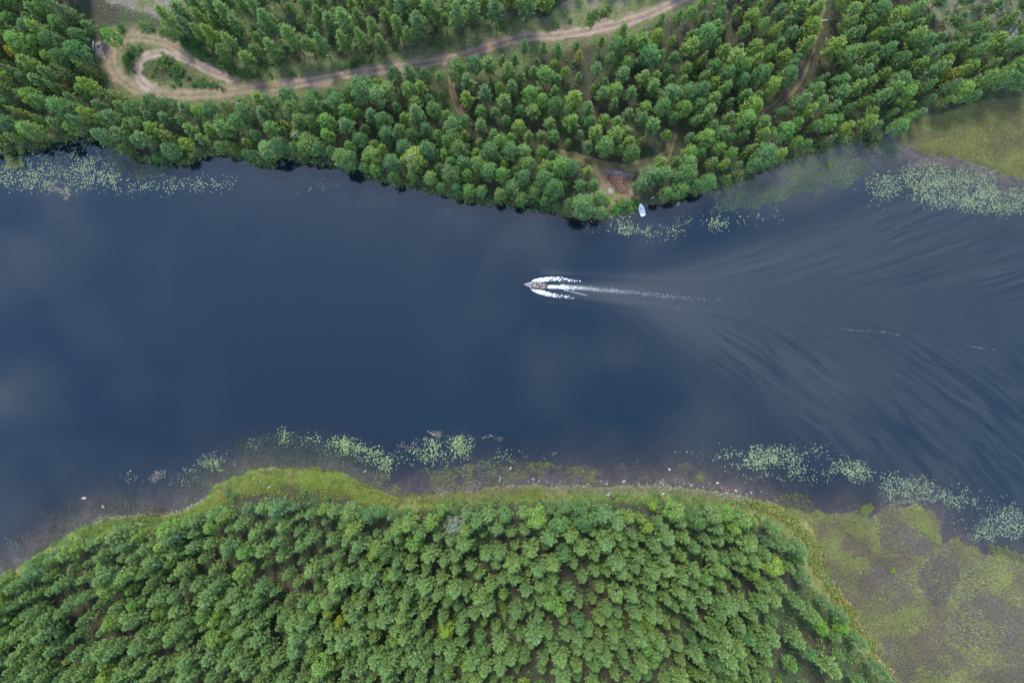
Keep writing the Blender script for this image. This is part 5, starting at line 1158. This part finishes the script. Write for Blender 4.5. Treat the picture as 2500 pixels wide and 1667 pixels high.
def flecks(xy, g, rmin=.03, rmax=.10, z0=.03, zr=.10, stretch=1.0):
    k = len(xy); r_ = np.exp(g.uniform(np.log(rmin), np.log(rmax), k)); a = g.uniform(0, 6.28, k) if stretch == 1 else g.normal(size=k) * .5 + 1.0; z = z0 + g.random(k) * zr
    d = np.stack([np.cos(a), np.sin(a)], 1) * (r_ * stretch)[:, None]; s = np.stack([-np.sin(a), np.cos(a)], 1) * (r_ * g.uniform(.4, .9, k))[:, None]
    V = np.stack([np.column_stack([xy - d, z]), np.column_stack([xy + s, z]), np.column_stack([xy + d, z]), np.column_stack([xy - s, z]), np.column_stack([xy, z + r_ * .6])], 1).reshape(-1, 3)
    i = (np.arange(k) * 5)[:, None]; T = np.concatenate([i + np.array([[0, 3, 4]]), i + np.array([[3, 2, 4]]), i + np.array([[2, 1, 4]]), i + np.array([[1, 0, 4]])])
    return V, T
def foam(label, outer, inner, dens_end, seed, peak, extra=None):
    V, Qs, fx, g = foam_sheet(outer, inner, dens_end, seed, label, peak); V2, T2 = flecks(fx, g, .014, .045)
    if extra is not None: 
        V3, T3 = flecks(extra[0], g, *extra[1]); T3 = T3 + len(V2); V2 = np.concatenate([V2, V3]); T2 = np.concatenate([T2, T3])
    link('wake_foam', raw_mesh('wake_foam', np.concatenate([V, V2]), Qs, T2 + len(V), mats=[M_FOAM]), label=label, cat='foam', kind='stuff')
foam('white bow wave curling away on the steering side nearer the road bank', [(432, 578), (480, 520), (560, 485), (700, 455), (850, 435), (1050, 415), (1300, 415), (1550, 460), (1850, 520)], [(440, 582), (560, 582), (700, 578), (820, 566), (950, 550), (1100, 540), (1300, 560), (1550, 575), (1850, 570)], .62, 811, .30)
foam('white bow wave curling away on the side nearer the stony shore', [(405, 755), (440, 800), (520, 855), (640, 905), (800, 955), (1000, 1005), (1250, 1035), (1500, 1060), (1800, 1075)], [(412, 752), (500, 765), (620, 785), (760, 810), (900, 850), (1050, 885), (1250, 930), (1500, 965), (1800, 1030)], .62, 812, .30)
g = np.random.default_rng(99)
t = g.random(4200) ** 1.5; t = t[g.random(len(t)) < (1 - t) ** 1.0]; trail = smooth_line([(1370, 699), (1420, 703), (1470, 708), (1540, 714), (1620, 722), (1700, 730), (1790, 737)], 10)
ti = t * (len(trail) - 1); i0 = ti.astype(int).clip(0, len(trail) - 2); f = (ti - i0)[:, None]
tp = trail[i0] * (1 - f) + trail[i0 + 1] * f + g.normal(size=(len(t), 2)) * np.stack([np.full(len(t), 2.0), 2.4 + 1.6 * t], 1)
bt = g.random(260) ** 1.5; branch = np.stack([1378 + 54 * bt, 708 + 13 * bt], 1) + g.normal(size=(260, 2)) * [1, .7]
foam('foaming propeller wake trailing far behind the motor boat', [(880, 672), (1000, 660), (1200, 668), (1400, 672), (1600, 680), (1900, 705)], [(880, 748), (1000, 760), (1200, 762), (1350, 775), (1600, 795), (1900, 815)], .66, 813, .18, (PA(np.concatenate([tp, branch])), (.02, .055, .02, .05, 1.6)))
def foam_line(label, line, n_, wid, seed):
    g = np.random.default_rng(seed); ln = smooth_line(line, 8); i = g.integers(0, len(ln) - 1, n_); tt = g.random((n_, 1)); pp = ln[i] * (1 - tt) + ln[i + 1] * tt + g.normal(size=(n_, 2)) * wid
    V, T = flecks(PA(pp), g, .012, .035, .02, .03, 2.0); link('foam_streak', raw_mesh('foam_streak', V, None, T, mats=[M_FOAM]), label=label, cat='foam', kind='stuff')
foam_line('wavy foam line drifting in the old wake, the longer one', [(2052, 801), (2085, 806), (2130, 808), (2170, 812), (2195, 819)], 150, 1.0, 821)
foam_line('wavy foam line drifting in the old wake, farther from the motor boat', [(2340, 836), (2370, 845), (2400, 850), (2440, 856)], 80, 1.0, 822)
foam_line('short faint foam line in the wake, nearest the motor boat', [(1650, 754), (1700, 758), (1760, 766), (1810, 772)], 60, 1.0, 823)
